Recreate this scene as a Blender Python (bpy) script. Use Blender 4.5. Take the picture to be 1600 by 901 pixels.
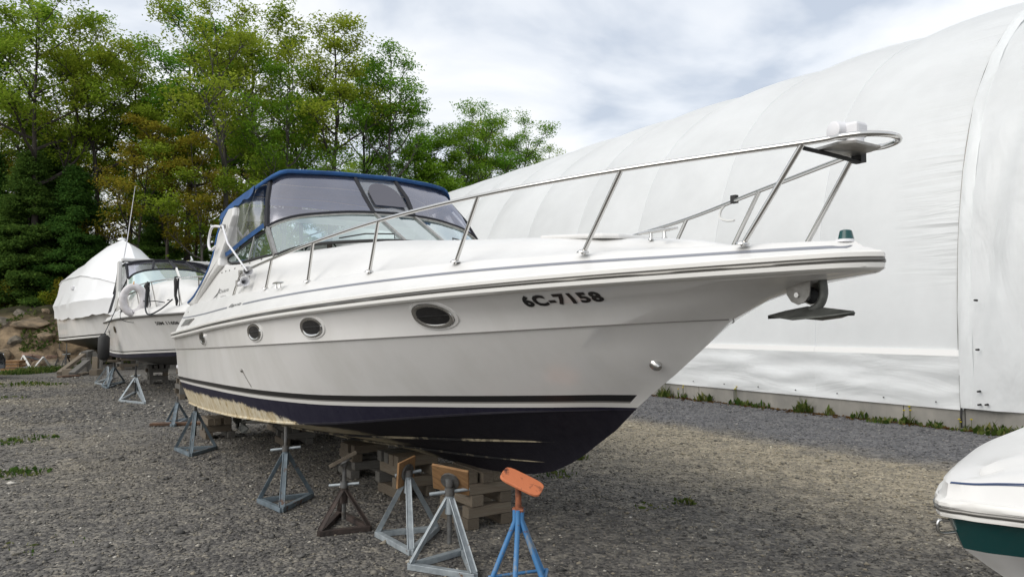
import bpy, bmesh, math, random
import numpy as np
from mathutils import Vector, Matrix, noise as mnoise
R = math.radians
random.seed(7); RNG = np.random.default_rng(7)
for o in list(bpy.data.objects): bpy.data.objects.remove(o)
scn = bpy.context.scene
COL = scn.collection

# ------------------------------------------------------------------ camera
F, CX, CY, HY, CAMH = 1110.0, 800.0, 450.5, 510.0, 1.6
PITCH = math.atan((HY - CY) / F)
cam_d = bpy.data.cameras.new('camera'); cam = bpy.data.objects.new('camera', cam_d); COL.objects.link(cam)
cam_d.sensor_width = 36.0; cam_d.lens = 36.0 * F / 1600.0; cam_d.clip_end = 3000; cam_d.clip_start = 0.05
cam.location = (0, 0, CAMH); cam.rotation_euler = (R(90) + PITCH, 0, 0)
scn.camera = cam
scn.render.resolution_x, scn.render.resolution_y = 1024, 576

# ------------------------------------------------------------------ world, sun, exposure
SUN_EL, SUN_AZ = R(38), R(-125)        # azimuth from +Y towards +X
w = bpy.data.worlds.new('World'); scn.world = w; w.use_nodes = True
nt = w.node_tree; nt.nodes.clear()
def N(nt, t, **k):
    n = nt.nodes.new(t)
    for a, v in k.items():
        if a == 'ins':
            for i, x in v.items(): n.inputs[i].default_value = x
        else: setattr(n, a, v)
    return n
sky = N(nt, 'ShaderNodeTexSky', sky_type='NISHITA', sun_disc=False, sun_elevation=SUN_EL, sun_rotation=SUN_AZ,
        air_density=1.2, dust_density=2.5, ozone_density=1.0)
tc = N(nt, 'ShaderNodeTexCoord')
sx = N(nt, 'ShaderNodeSeparateXYZ'); nt.links.new(tc.outputs['Generated'], sx.inputs[0])
za = N(nt, 'ShaderNodeMath', operation='ABSOLUTE'); nt.links.new(sx.outputs[2], za.inputs[0])
zb = N(nt, 'ShaderNodeMath', operation='ADD', ins={1: 0.32}); nt.links.new(za.outputs[0], zb.inputs[0])
dv = N(nt, 'ShaderNodeVectorMath', operation='DIVIDE')
cz = N(nt, 'ShaderNodeCombineXYZ')
for i in range(3): nt.links.new(zb.outputs[0], cz.inputs[i])
nt.links.new(tc.outputs['Generated'], dv.inputs[0]); nt.links.new(cz.outputs[0], dv.inputs[1])
mp = N(nt, 'ShaderNodeMapping'); mp.inputs['Location'].default_value = (0.35, 1.9, 0.0); mp.inputs['Scale'].default_value = (1, 1, 0.6)
nt.links.new(dv.outputs[0], mp.inputs[0])
n1 = N(nt, 'ShaderNodeTexNoise', ins={'Scale': 1.9, 'Detail': 6.0, 'Roughness': 0.5, 'Distortion': 0.35}); nt.links.new(mp.outputs[0], n1.inputs['Vector'])
cr = N(nt, 'ShaderNodeValToRGB'); nt.links.new(n1.outputs[0], cr.inputs[0])
e = cr.color_ramp.elements; e[0].position = 0.36; e[0].color = (0.45, 0.50, 0.58, 1); e[1].position = 0.54; e[1].color = (0.78, 0.79, 0.80, 1)
m_ = cr.color_ramp.elements.new(0.45); m_.color = (0.66, 0.69, 0.735, 1)
WS = 0.12
sc = N(nt, 'ShaderNodeVectorMath', operation='SCALE', ins={'Scale': 1.0 / WS}); nt.links.new(cr.outputs[0], sc.inputs[0])
mx = N(nt, 'ShaderNodeMix', data_type='RGBA', ins={0: 0.9}); nt.links.new(sky.outputs[0], mx.inputs[6]); nt.links.new(sc.outputs[0], mx.inputs[7])
bg = N(nt, 'ShaderNodeBackground', ins={'Strength': WS}); nt.links.new(mx.outputs[2], bg.inputs[0])
wo = N(nt, 'ShaderNodeOutputWorld'); nt.links.new(bg.outputs[0], wo.inputs[0])
sd = bpy.data.lights.new('sun', 'SUN'); sun = bpy.data.objects.new('sun', sd); COL.objects.link(sun)
sd.energy = 1.5; sd.angle = R(50); sd.color = (1.0, 0.96, 0.9)
sdir = Vector((math.sin(SUN_AZ) * math.cos(SUN_EL), math.cos(SUN_AZ) * math.cos(SUN_EL), math.sin(SUN_EL)))
sun.rotation_euler = sdir.to_track_quat('Z', 'Y').to_euler(); sun.location = (0, 0, 30)
vs = scn.view_settings; vs.view_transform = 'Standard'; vs.look = 'None'; vs.exposure = 0.46; vs.gamma = 1.0; vs.use_curve_mapping = False
scn.render.engine = 'CYCLES'

# ------------------------------------------------------------------ picking points on the ground / at a depth (for measuring the place)
def ray(px, py):
    x = (px - CX) / F; y = -(py - CY) / F; c, s = math.cos(PITCH), math.sin(PITCH)
    return Vector((x, c - y * s, s + y * c))
def gnd(px, py, z=0.0):
    d = ray(px, py); k = (z - CAMH) / d.z; return Vector((0, 0, CAMH)) + d * k
def at(px, py, Y):
    d = ray(px, py); return Vector((0, 0, CAMH)) + d * (Y / d.y)

# ------------------------------------------------------------------ materials
MATS = {}
def mat(name, col=(0.8, 0.8, 0.8), rough=0.5, metal=0.0, var=None, vscale=4.0, vdetail=4.0, bump=0.0, bscale=30.0, spec=0.5, coat=0.0,
        stretch=(1, 1, 1), vpos=(0.35, 0.65), spots=None):
    m = bpy.data.materials.new(name); m.use_nodes = True; nt = m.node_tree
    b = nt.nodes['Principled BSDF']
    b.inputs['Base Color'].default_value = (*col, 1); b.inputs['Roughness'].default_value = rough; b.inputs['Metallic'].default_value = metal
    b.inputs['Specular IOR Level'].default_value = spec; b.inputs['Coat Weight'].default_value = coat
    if var or bump:
        tc = N(nt, 'ShaderNodeTexCoord'); mp = N(nt, 'ShaderNodeMapping'); mp.inputs['Scale'].default_value = stretch
        nt.links.new(tc.outputs['Object'], mp.inputs[0])
    if var:
        n = N(nt, 'ShaderNodeTexNoise', ins={'Scale': vscale, 'Detail': vdetail, 'Roughness': 0.6}); nt.links.new(mp.outputs[0], n.inputs['Vector'])
        r = N(nt, 'ShaderNodeValToRGB'); nt.links.new(n.outputs[0], r.inputs[0])
        r.color_ramp.elements[0].position, r.color_ramp.elements[1].position = vpos
        r.color_ramp.elements[0].color = (*var, 1); r.color_ramp.elements[1].color = (*col, 1)
        out = r.outputs[0]
        if spots:
            n3 = N(nt, 'ShaderNodeTexNoise', ins={'Scale': spots[2], 'Detail': 8.0, 'Roughness': 0.7}); nt.links.new(tc.outputs['Object'], n3.inputs['Vector'])
            mr = N(nt, 'ShaderNodeMapRange', ins={1: spots[1], 2: spots[1] + 0.05}); nt.links.new(n3.outputs[0], mr.inputs[0])
            mx = N(nt, 'ShaderNodeMix', data_type='RGBA'); nt.links.new(mr.outputs[0], mx.inputs[0]); nt.links.new(out, mx.inputs[6]); mx.inputs[7].default_value = (*spots[0], 1); out = mx.outputs[2]
        nt.links.new(out, b.inputs['Base Color'])
    if bump:
        n2 = N(nt, 'ShaderNodeTexNoise', ins={'Scale': bscale, 'Detail': 5.0}); nt.links.new(mp.outputs[0], n2.inputs['Vector'])
        bp = N(nt, 'ShaderNodeBump', ins={'Strength': bump, 'Distance': 0.02}); nt.links.new(n2.outputs[0], bp.inputs['Height'])
        nt.links.new(bp.outputs[0], b.inputs['Normal'])
    MATS[name] = m
    return m
def glassy(name, tint, refl, rough=0.03, transp=0.7, body=0.15, bodycol=(0.5, 0.6, 0.6)):
    m = bpy.data.materials.new(name); m.use_nodes = True; nt = m.node_tree; nt.nodes.clear()
    tr = N(nt, 'ShaderNodeBsdfTransparent', ins={0: (*tint, 1)})
    df = N(nt, 'ShaderNodeBsdfDiffuse', ins={0: (*bodycol, 1)})
    gl = N(nt, 'ShaderNodeBsdfGlossy', ins={'Color': (*refl, 1), 'Roughness': rough})
    fr = N(nt, 'ShaderNodeFresnel', ins={'IOR': 1.5})
    a = N(nt, 'ShaderNodeMixShader', ins={0: body}); nt.links.new(tr.outputs[0], a.inputs[1]); nt.links.new(df.outputs[0], a.inputs[2])
    mm = N(nt, 'ShaderNodeMath', operation='ADD', ins={1: 1 - transp}, use_clamp=True); nt.links.new(fr.outputs[0], mm.inputs[0])
    c = N(nt, 'ShaderNodeMixShader'); nt.links.new(mm.outputs[0], c.inputs[0]); nt.links.new(a.outputs[0], c.inputs[1]); nt.links.new(gl.outputs[0], c.inputs[2])
    # slight waviness of the sheet
    tc = N(nt, 'ShaderNodeTexCoord'); n = N(nt, 'ShaderNodeTexNoise', ins={'Scale': 3.0, 'Detail': 2.0}); nt.links.new(tc.outputs['Object'], n.inputs['Vector'])
    bp = N(nt, 'ShaderNodeBump', ins={'Strength': 0.16 if rough > 0.05 else 0.03, 'Distance': 0.05}); nt.links.new(n.outputs[0], bp.inputs['Height']); nt.links.new(bp.outputs[0], gl.inputs['Normal'])
    o = N(nt, 'ShaderNodeOutputMaterial'); nt.links.new(c.outputs[0], o.inputs[0])
    MATS[name] = m; return m
mat('gelcoat', (0.80, 0.79, 0.775), 0.2, var=(0.72, 0.71, 0.685), vscale=1.6, vdetail=8, coat=0.3, stretch=(1.4, 1, 0.55), vpos=(0.30, 0.55))
mat('gelcoat_deck', (0.72, 0.715, 0.70), 0.35, var=(0.66, 0.655, 0.64), vscale=2.0)
mat('navy', (0.012, 0.012, 0.030), 0.42, var=(0.03, 0.03, 0.045), vscale=5, vpos=(0.25, 0.6))
mat('black_paint', (0.012, 0.012, 0.013), 0.4)
mat('stripe_grey', (0.22, 0.21, 0.20), 0.4)
mat('stripe_line', (0.20, 0.21, 0.24), 0.4)
mat('stripe_white', (0.74, 0.73, 0.70), 0.35)
mat('steel', (0.62, 0.61, 0.59), 0.16, 1.0)
mat('steel_dull', (0.42, 0.41, 0.39), 0.38, 1.0, var=(0.3, 0.29, 0.27), vscale=20)
mat('rubber', (0.02, 0.02, 0.02), 0.7)
mat('post_metal', (0.16, 0.165, 0.165), 0.55, 0.4, var=(0.09, 0.08, 0.07), vscale=14, bump=0.15)
mat('rail_insert', (0.16, 0.155, 0.145), 0.35, 0.6)
mat('blue_canvas', (0.020, 0.095, 0.27), 0.85, var=(0.013, 0.06, 0.18), vscale=5, bump=0.6, bscale=6)
mat('navy_canvas', (0.014, 0.018, 0.045), 0.85, bump=0.2, bscale=9)
mat('black_canvas', (0.012, 0.013, 0.018), 0.85, bump=0.2, bscale=9)
glassy('glass', (0.70, 0.86, 0.83), (0.88, 0.95, 0.95), 0.02, 0.70, 0.14, (0.42, 0.55, 0.53))
glassy('vinyl', (0.56, 0.56, 0.60), (0.70, 0.70, 0.77), 0.14, 0.76, 0.22, (0.16, 0.155, 0.19))
glassy('vinyl_clear', (0.88, 0.88, 0.88), (0.95, 0.95, 0.95), 0.12, 0.84, 0.16, (0.5, 0.5, 0.5))
mat('mesh_screen', (0.10, 0.10, 0.12), 0.8)
mat('dark_glass', (0.016, 0.016, 0.017), 0.16)
mat('lettering', (0.008, 0.008, 0.008), 0.4)
mat('lettering_grey', (0.10, 0.10, 0.10), 0.4)
mat('green_lens', (0.005, 0.06, 0.06), 0.25)
mat('white_plastic', (0.72, 0.72, 0.74), 0.4)
mat('anchor_iron', (0.075, 0.08, 0.073), 0.5, 0.4, var=(0.15, 0.155, 0.145), vscale=12, bump=0.2)
mat('galvanised', (0.36, 0.40, 0.42), 0.55, 0.3, var=(0.24, 0.27, 0.29), vscale=14, bump=0.15, spots=((0.16, 0.075, 0.03), 0.64, 11))
mat('grey_paint', (0.15, 0.19, 0.22), 0.6, 0.1, var=(0.09, 0.115, 0.13), vscale=12, bump=0.15, spots=((0.10, 0.05, 0.025), 0.60, 10))
mat('rusty', (0.060, 0.042, 0.035), 0.8, 0.1, var=(0.025, 0.020, 0.018), vscale=10, bump=0.3)
mat('blue_paint', (0.055, 0.19, 0.40), 0.5, 0.0, var=(0.20, 0.24, 0.28), vscale=14, vpos=(0.38, 0.46), bump=0.2, stretch=(1, 1, 0.35), spots=((0.14, 0.06, 0.03), 0.62, 16))
mat('rust_orange', (0.34, 0.11, 0.045), 0.7, var=(0.10, 0.035, 0.02), vscale=11, bump=0.2)
mat('orange_pad', (0.62, 0.20, 0.09), 0.6, var=(0.10, 0.04, 0.03), vscale=12, vpos=(0.30, 0.40), bump=0.15)
mat('plywood', (0.31, 0.175, 0.075), 0.75, var=(0.20, 0.105, 0.045), vscale=9, stretch=(1, 8, 1), bump=0.2, spots=((0.06, 0.04, 0.03), 0.58, 7))
mat('plywood_dark', (0.12, 0.065, 0.035), 0.75, var=(0.07, 0.04, 0.025), vscale=6, bump=0.1)
mat('old_wood', (0.125, 0.105, 0.078), 0.85, var=(0.115, 0.09, 0.065), vscale=7, stretch=(0.6, 8, 8), bump=0.5, bscale=16)
mat('pale_wood', (0.175, 0.15, 0.112), 0.85, var=(0.16, 0.125, 0.09), vscale=7, stretch=(0.6, 8, 8), bump=0.5, bscale=16)
mat('grey_wood', (0.14, 0.132, 0.118), 0.85, var=(0.11, 0.105, 0.095), vscale=7, stretch=(0.6, 8, 8), bump=0.5, bscale=16)
mat('dark_green', (0.004, 0.045, 0.045), 0.22, coat=0.5)
mat('white_paint', (0.72, 0.72, 0.70), 0.5)
mat('upholstery', (0.62, 0.63, 0.60), 0.6)
mat('rope', (0.03, 0.035, 0.04), 0.8)
mat('white_rope', (0.6, 0.6, 0.58), 0.8)
mat('ring_vinyl', (0.66, 0.64, 0.66), 0.5, var=(0.52, 0.50, 0.50), vscale=8)
mat('wrap_film', (0.80, 0.81, 0.82), 0.3, bump=0.35, bscale=3.0)
mat('car_black', (0.006, 0.006, 0.008), 0.12, coat=1.0)
mat('tyre', (0.015, 0.015, 0.016), 0.85, bump=0.2)
mat('chrome', (0.75, 0.75, 0.76), 0.12, 1.0)
mat('bark', (0.060, 0.050, 0.042), 0.95, var=(0.028, 0.024, 0.020), vscale=3, stretch=(3, 3, 0.5), bump=0.6, bscale=8)
mat('bark_grey', (0.11, 0.10, 0.09), 0.95, var=(0.055, 0.05, 0.045), vscale=3, stretch=(3, 3, 0.5), bump=0.6, bscale=8)
mat('concrete', (0.30, 0.285, 0.255), 0.9, var=(0.19, 0.185, 0.17), vscale=1.6, vdetail=8, stretch=(1, 1, 0.5), bump=0.15, bscale=25)
mat('amber', (0.6, 0.3, 0.05), 0.5)

def leafmat(name, c1, c2, c3, trans=0.4):
    m = bpy.data.materials.new(name); m.use_nodes = True; nt = m.node_tree; nt.nodes.clear()
    g = N(nt, 'ShaderNodeNewGeometry'); r = N(nt, 'ShaderNodeValToRGB'); nt.links.new(g.outputs['Random Per Island'], r.inputs[0])
    e = r.color_ramp.elements; e[0].position = 0.0; e[0].color = (*c1, 1); e[1].position = 1.0; e[1].color = (*c3, 1)
    k = r.color_ramp.elements.new(0.5); k.color = (*c2, 1)
    oi = N(nt, 'ShaderNodeObjectInfo'); hs = N(nt, 'ShaderNodeHueSaturation')
    mr = N(nt, 'ShaderNodeMapRange', ins={3: 0.49, 4: 0.52}); nt.links.new(oi.outputs['Random'], mr.inputs[0]); nt.links.new(mr.outputs[0], hs.inputs['Hue'])
    nt.links.new(r.outputs[0], hs.inputs['Color'])
    d = N(nt, 'ShaderNodeBsdfDiffuse'); t = N(nt, 'ShaderNodeBsdfTranslucent'); mxx = N(nt, 'ShaderNodeMixShader', ins={0: trans})
    nt.links.new(hs.outputs[0], d.inputs[0]); nt.links.new(hs.outputs[0], t.inputs[0])
    nt.links.new(d.outputs[0], mxx.inputs[1]); nt.links.new(t.outputs[0], mxx.inputs[2])
    o = N(nt, 'ShaderNodeOutputMaterial'); nt.links.new(mxx.outputs[0], o.inputs[0]); MATS[name] = m
leafmat('leaf_green', (0.12, 0.23, 0.02), (0.18, 0.32, 0.03), (0.26, 0.40, 0.05), .5)
leafmat('leaf_yellow', (0.19, 0.27, 0.025), (0.27, 0.355, 0.035), (0.36, 0.43, 0.06), .5)
leafmat('leaf_bronze', (0.22, 0.19, 0.025), (0.30, 0.25, 0.03), (0.31, 0.32, 0.04), .5)
leafmat('leaf_dark', (0.065, 0.13, 0.03), (0.10, 0.185, 0.04), (0.145, 0.24, 0.045), .5)
leafmat('leaf_weed', (0.04, 0.075, 0.015), (0.075, 0.115, 0.028), (0.17, 0.17, 0.06))
leafmat('leaf_dead', (0.07, 0.03, 0.012), (0.11, 0.055, 0.02), (0.17, 0.10, 0.04))
leafmat('flower', (0.5, 0.4, 0.02), (0.6, 0.5, 0.03), (0.7, 0.6, 0.1))

# bottom paint: dark antifouling, bared and fouled cream along the after chine
def bottom_material(name, dark, light):
    m = bpy.data.materials.new(name); m.use_nodes = True; nt = m.node_tree; b = nt.nodes['Principled BSDF']; b.inputs['Roughness'].default_value = 0.65; b.inputs['Specular IOR Level'].default_value = 0.22
    tc = N(nt, 'ShaderNodeTexCoord'); sp = N(nt, 'ShaderNodeSeparateXYZ'); nt.links.new(tc.outputs['Object'], sp.inputs[0])
    mpp = N(nt, 'ShaderNodeMapping'); mpp.inputs['Scale'].default_value = (1.2, 1, 1.6); nt.links.new(tc.outputs['Object'], mpp.inputs[0])
    n = N(nt, 'ShaderNodeTexNoise', ins={'Scale': 5.0, 'Detail': 12.0, 'Roughness': 0.8}); nt.links.new(mpp.outputs[0], n.inputs['Vector'])
    def ma(src, k, c):
        x = N(nt, 'ShaderNodeMath', operation='MULTIPLY_ADD', ins={1: k, 2: c}); nt.links.new(src, x.inputs[0]); return x.outputs[0]
    def op(o, p, q):
        x = N(nt, 'ShaderNodeMath', operation=o); nt.links.new(p, x.inputs[0]); nt.links.new(q, x.inputs[1]); return x.outputs[0]
    thr = op('MINIMUM', ma(sp.outputs[0], 0.032, 0.695), ma(sp.outputs[0], -0.075, 1.165))
    d = op('SUBTRACT', thr, sp.outputs[2]); d = op('ADD', d, ma(n.outputs[0], 0.20, -0.10))
    st = N(nt, 'ShaderNodeMapRange', ins={1: -0.014, 2: 0.014}); nt.links.new(d, st.inputs[0])
    ag = N(nt, 'ShaderNodeMapRange', ins={1: 6.35, 2: 6.0}); nt.links.new(op('ADD', sp.outputs[0], ma(n.outputs[0], 0.8, 0.0)), ag.inputs[0])
    k = op('MULTIPLY', st.outputs[0], ag.outputs[0])
    mp2 = N(nt, 'ShaderNodeMapping'); mp2.inputs['Scale'].default_value = (1.4, 1, 0.7); nt.links.new(tc.outputs['Object'], mp2.inputs[0])
    n2 = N(nt, 'ShaderNodeTexNoise', ins={'Scale': 10.0, 'Detail': 9.0, 'Roughness': 0.75}); nt.links.new(mp2.outputs[0], n2.inputs['Vector'])
    cr = N(nt, 'ShaderNodeValToRGB'); nt.links.new(n2.outputs[0], cr.inputs[0])
    e = cr.color_ramp.elements; e[0].position = 0.30; e[0].color = (0.06, 0.045, 0.025, 1); e[1].position = 0.60; e[1].color = (0.62, 0.57, 0.45, 1)
    kk = cr.color_ramp.elements.new(0.42); kk.color = (0.46, 0.37, 0.22, 1)
    blk = N(nt, 'ShaderNodeValToRGB'); nt.links.new(n2.outputs[0], blk.inputs[0]); e = blk.color_ramp.elements
    e[0].position = 0.35; e[0].color = (*dark, 1); e[1].position = 0.8; e[1].color = (*light, 1)
    mx = N(nt, 'ShaderNodeMix', data_type='RGBA'); nt.links.new(k, mx.inputs[0]); nt.links.new(blk.outputs[0], mx.inputs[6]); nt.links.new(cr.outputs[0], mx.inputs[7])
    nt.links.new(mx.outputs[2], b.inputs['Base Color'])
    bp = N(nt, 'ShaderNodeBump', ins={'Strength': 0.3, 'Distance': 0.01}); nt.links.new(n2.outputs[0], bp.inputs['Height']); nt.links.new(bp.outputs[0], b.inputs['Normal'])
    MATS[name] = m
bottom_material('bottom_paint', (0.009, 0.008, 0.014), (0.020, 0.019, 0.026)); bottom_material('bottom_band', (0.012, 0.011, 0.027), (0.028, 0.027, 0.044))
def worn_edge():
    m = mat('strake_wear', (0.36, 0.30, 0.19), 0.6); nt = m.node_tree; b = nt.nodes['Principled BSDF']
    tc = N(nt, 'ShaderNodeTexCoord'); n = N(nt, 'ShaderNodeTexNoise', ins={'Scale': 2.2, 'Detail': 9.0, 'Roughness': 0.75}); nt.links.new(tc.outputs['Object'], n.inputs['Vector'])
    r = N(nt, 'ShaderNodeValToRGB'); nt.links.new(n.outputs[0], r.inputs[0]); e = r.color_ramp.elements
    e[0].position = 0.47; e[0].color = (0.010, 0.010, 0.012, 1); e[1].position = 0.56; e[1].color = (0.36, 0.31, 0.21, 1); nt.links.new(r.outputs[0], b.inputs['Base Color'])
worn_edge()

# gravel colour shared by the ground sheet and the loose stones: zones by position in the yard
TENT_N = Vector((0.836, 0.548)); TENT_D = 12.02
def gravel_zone(nt):
    """returns (mask tan, mask bluegrey, mask litter) sockets from world position"""
    g = N(nt, 'ShaderNodeNewGeometry'); sp = N(nt, 'ShaderNodeSeparateXYZ'); nt.links.new(g.outputs['Position'], sp.inputs[0])
    n = N(nt, 'ShaderNodeTexNoise', ins={'Scale': 0.7, 'Detail': 8.0, 'Roughness': 0.7}); nt.links.new(g.outputs['Position'], n.inputs['Vector'])
    a = N(nt, 'ShaderNodeMath', operation='MULTIPLY', ins={1: TENT_N.x}); nt.links.new(sp.outputs[0], a.inputs[0])
    b = N(nt, 'ShaderNodeMath', operation='MULTIPLY_ADD', ins={1: TENT_N.y}); nt.links.new(sp.outputs[1], b.inputs[0]); nt.links.new(a.outputs[0], b.inputs[2])
    p = N(nt, 'ShaderNodeMath', operation='MULTIPLY_ADD', ins={1: 2.4}); nt.links.new(n.outputs[0], p.inputs[0]); nt.links.new(b.outputs[0], p.inputs[2])   # perp + noise(1.2)
    up = N(nt, 'ShaderNodeMapRange', ins={1: 6.0, 2: 8.2}); nt.links.new(p.outputs[0], up.inputs[0])
    dn = N(nt, 'ShaderNodeMapRange', ins={1: 10.6, 2: 9.2}); nt.links.new(p.outputs[0], dn.inputs[0])
    tan = N(nt, 'ShaderNodeMath', operation='MULTIPLY'); nt.links.new(up.outputs[0], tan.inputs[0]); nt.links.new(dn.outputs[0], tan.inputs[1])
    # tan patches to the left of the boat
    lf = N(nt, 'ShaderNodeMapRange', ins={1: 2.6, 2: 0.4}); nt.links.new(p.outputs[0], lf.inputs[0])
    n3 = N(nt, 'ShaderNodeTexNoise', ins={'Scale': 0.33, 'Detail': 4.0}); nt.links.new(g.outputs['Position'], n3.inputs['Vector'])
    r3 = N(nt, 'ShaderNodeMapRange', ins={1: 0.44, 2: 0.62, 4: 0.75}); nt.links.new(n3.outputs[0], r3.inputs[0])
    far = N(nt, 'ShaderNodeMapRange', ins={1: 5.5, 2: 8.5}); nt.links.new(sp.outputs[1], far.inputs[0])
    q = N(nt, 'ShaderNodeMath', operation='MULTIPLY'); nt.links.new(lf.outputs[0], q.inputs[0]); nt.links.new(r3.outputs[0], q.inputs[1])
    q2 = N(nt, 'ShaderNodeMath', operation='MULTIPLY'); nt.links.new(q.outputs[0], q2.inputs[0]); nt.links.new(far.outputs[0], q2.inputs[1])
    mxm = N(nt, 'ShaderNodeMath', operation='MAXIMUM'); nt.links.new(tan.outputs[0], mxm.inputs[0]); nt.links.new(q2.outputs[0], mxm.inputs[1])
    blu = N(nt, 'ShaderNodeMapRange', ins={1: 9.4, 2: 10.5}); nt.links.new(p.outputs[0], blu.inputs[0])
    return g, sp, mxm.outputs[0], blu.outputs[0]
def mixc(nt, fac, a, b):
    m = N(nt, 'ShaderNodeMix', data_type='RGBA')
    for i, s in ((0, fac), (6, a), (7, b)):
        if isinstance(s, (tuple, list)): m.inputs[i].default_value = (*s, 1)
        elif isinstance(s, float): m.inputs[i].default_value = s
        else: nt.links.new(s, m.inputs[i])
    return m.outputs[2]
def stone_material():
    m = bpy.data.materials.new('gravel_stone'); m.use_nodes = True; nt = m.node_tree; b = nt.nodes['Principled BSDF']; b.inputs['Roughness'].default_value = 0.9; b.inputs['Specular IOR Level'].default_value = 0.25
    g, sp, tan, blu = gravel_zone(nt)
    rnd = g.outputs['Random Per Island']
    def ramp(cols):
        r = N(nt, 'ShaderNodeValToRGB'); nt.links.new(rnd, r.inputs[0]); e = r.color_ramp.elements
        while len(e) < len(cols): e.new(0.5)
        for i, (p, c) in enumerate(cols): e[i].position = p; e[i].color = (*c, 1)
        return r.outputs[0]
    grey = ramp([(0, (0.052, 0.051, 0.049)), (0.40, (0.112, 0.108, 0.102)), (0.70, (0.161, 0.153, 0.139)), (0.88, (0.206, 0.189, 0.156)), (0.95, (0.267, 0.236, 0.181)), (1.0, (0.515, 0.494, 0.446))])
    tanc = ramp([(0, (0.116, 0.109, 0.098)), (0.4, (0.257, 0.231, 0.179)), (0.8, (0.360, 0.313, 0.224)), (1.0, (0.543, 0.496, 0.393))])
    bluc = ramp([(0, (0.069, 0.069, 0.072)), (0.5, (0.132, 0.131, 0.136)), (0.9, (0.190, 0.184, 0.181)), (1.0, (0.322, 0.310, 0.287))])
    c = mixc(nt, tan, grey, tanc); c = mixc(nt, blu, c, bluc)
    nt.links.new(c, b.inputs['Base Color']); MATS['gravel_stone'] = m
stone_material()
def ground_material():
    m = bpy.data.materials.new('gravel_ground'); m.use_nodes = True; nt = m.node_tree; b = nt.nodes['Principled BSDF']; b.inputs['Roughness'].default_value = 0.95; b.inputs['Specular IOR Level'].default_value = 0.2
    g, sp, tan, blu = gravel_zone(nt)
    v = N(nt, 'ShaderNodeTexVoronoi', ins={'Scale': 34.0, 'Randomness': 1.0}); nt.links.new(g.outputs['Position'], v.inputs['Vector'])
    v2 = N(nt, 'ShaderNodeTexVoronoi', ins={'Scale': 11.0}); nt.links.new(g.outputs['Position'], v2.inputs['Vector'])
    s1 = N(nt, 'ShaderNodeSeparateColor'); nt.links.new(v.outputs['Color'], s1.inputs[0])
    s2 = N(nt, 'ShaderNodeSeparateColor'); nt.links.new(v2.outputs['Color'], s2.inputs[0])
    av = N(nt, 'ShaderNodeMath', operation='MULTIPLY_ADD', ins={1: 0.35}); nt.links.new(s2.outputs[0], av.inputs[0])
    h0 = N(nt, 'ShaderNodeTexNoise', ins={'Scale': 2.3, 'Detail': 10.0, 'Roughness': 0.8}); nt.links.new(g.outputs['Position'], h0.inputs['Vector'])
    h1 = N(nt, 'ShaderNodeMath', operation='MULTIPLY_ADD', ins={1: 1.5, 2: -0.75}); nt.links.new(h0.outputs[0], h1.inputs[0])
    h = N(nt, 'ShaderNodeMath', operation='MULTIPLY_ADD', ins={1: 0.65}); nt.links.new(s1.outputs[0], h.inputs[0]); nt.links.new(h1.outputs[0], h.inputs[2]); nt.links.new(h.outputs[0], av.inputs[2])
    def ramp(cols):
        r = N(nt, 'ShaderNodeValToRGB'); nt.links.new(av.outputs[0], r.inputs[0]); e = r.color_ramp.elements
        while len(e) < len(cols): e.new(0.5)
        for i, (p, c) in enumerate(cols): e[i].position = p; e[i].color = (*c, 1)
        return r.outputs[0]
    grey = ramp([(0, (0.047, 0.046, 0.045)), (0.4, (0.111, 0.105, 0.099)), (0.7, (0.171, 0.161, 0.142)), (1.0, (0.262, 0.240, 0.202))])
    tanc = ramp([(0, (0.129, 0.119, 0.101)), (0.5, (0.278, 0.244, 0.183)), (1.0, (0.434, 0.373, 0.271))])
    bluc = ramp([(0, (0.069, 0.069, 0.072)), (0.5, (0.132, 0.131, 0.136)), (1.0, (0.207, 0.201, 0.196))])
    c = mixc(nt, tan, grey, tanc); c = mixc(nt, blu, c, bluc)
    # earth bank and forest floor where the land rises
    nz = N(nt, 'ShaderNodeTexNoise', ins={'Scale': 1.6, 'Detail': 8.0, 'Roughness': 0.65}); nt.links.new(g.outputs['Position'], nz.inputs['Vector'])
    r = N(nt, 'ShaderNodeValToRGB'); nt.links.new(nz.outputs[0], r.inputs[0]); e = r.color_ramp.elements
    e[0].position = 0.36; e[0].color = (0.05, 0.038, 0.026, 1); e[1].position = 0.66; e[1].color = (0.29, 0.215, 0.135, 1)
    bank = N(nt, 'ShaderNodeMapRange', ins={1: 0.06, 2: 0.3}); nt.links.new(sp.outputs[2], bank.inputs[0])
    c = mixc(nt, bank.outputs[0], c, r.outputs[0])
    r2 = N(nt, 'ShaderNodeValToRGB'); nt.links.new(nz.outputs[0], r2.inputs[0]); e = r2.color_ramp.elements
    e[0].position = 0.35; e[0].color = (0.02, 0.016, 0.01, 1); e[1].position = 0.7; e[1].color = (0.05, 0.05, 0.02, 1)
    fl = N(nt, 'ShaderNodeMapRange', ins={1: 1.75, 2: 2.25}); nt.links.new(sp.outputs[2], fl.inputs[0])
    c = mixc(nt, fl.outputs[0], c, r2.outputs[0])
    nt.links.new(c, b.inputs['Base Color'])
    bp = N(nt, 'ShaderNodeBump', ins={'Strength': 0.8, 'Distance': 0.02}); nt.links.new(v.outputs['Distance'], bp.inputs['Height']); bp.invert = True
    nt.links.new(bp.outputs[0], b.inputs['Normal']); MATS['gravel_ground'] = m
ground_material()
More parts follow.
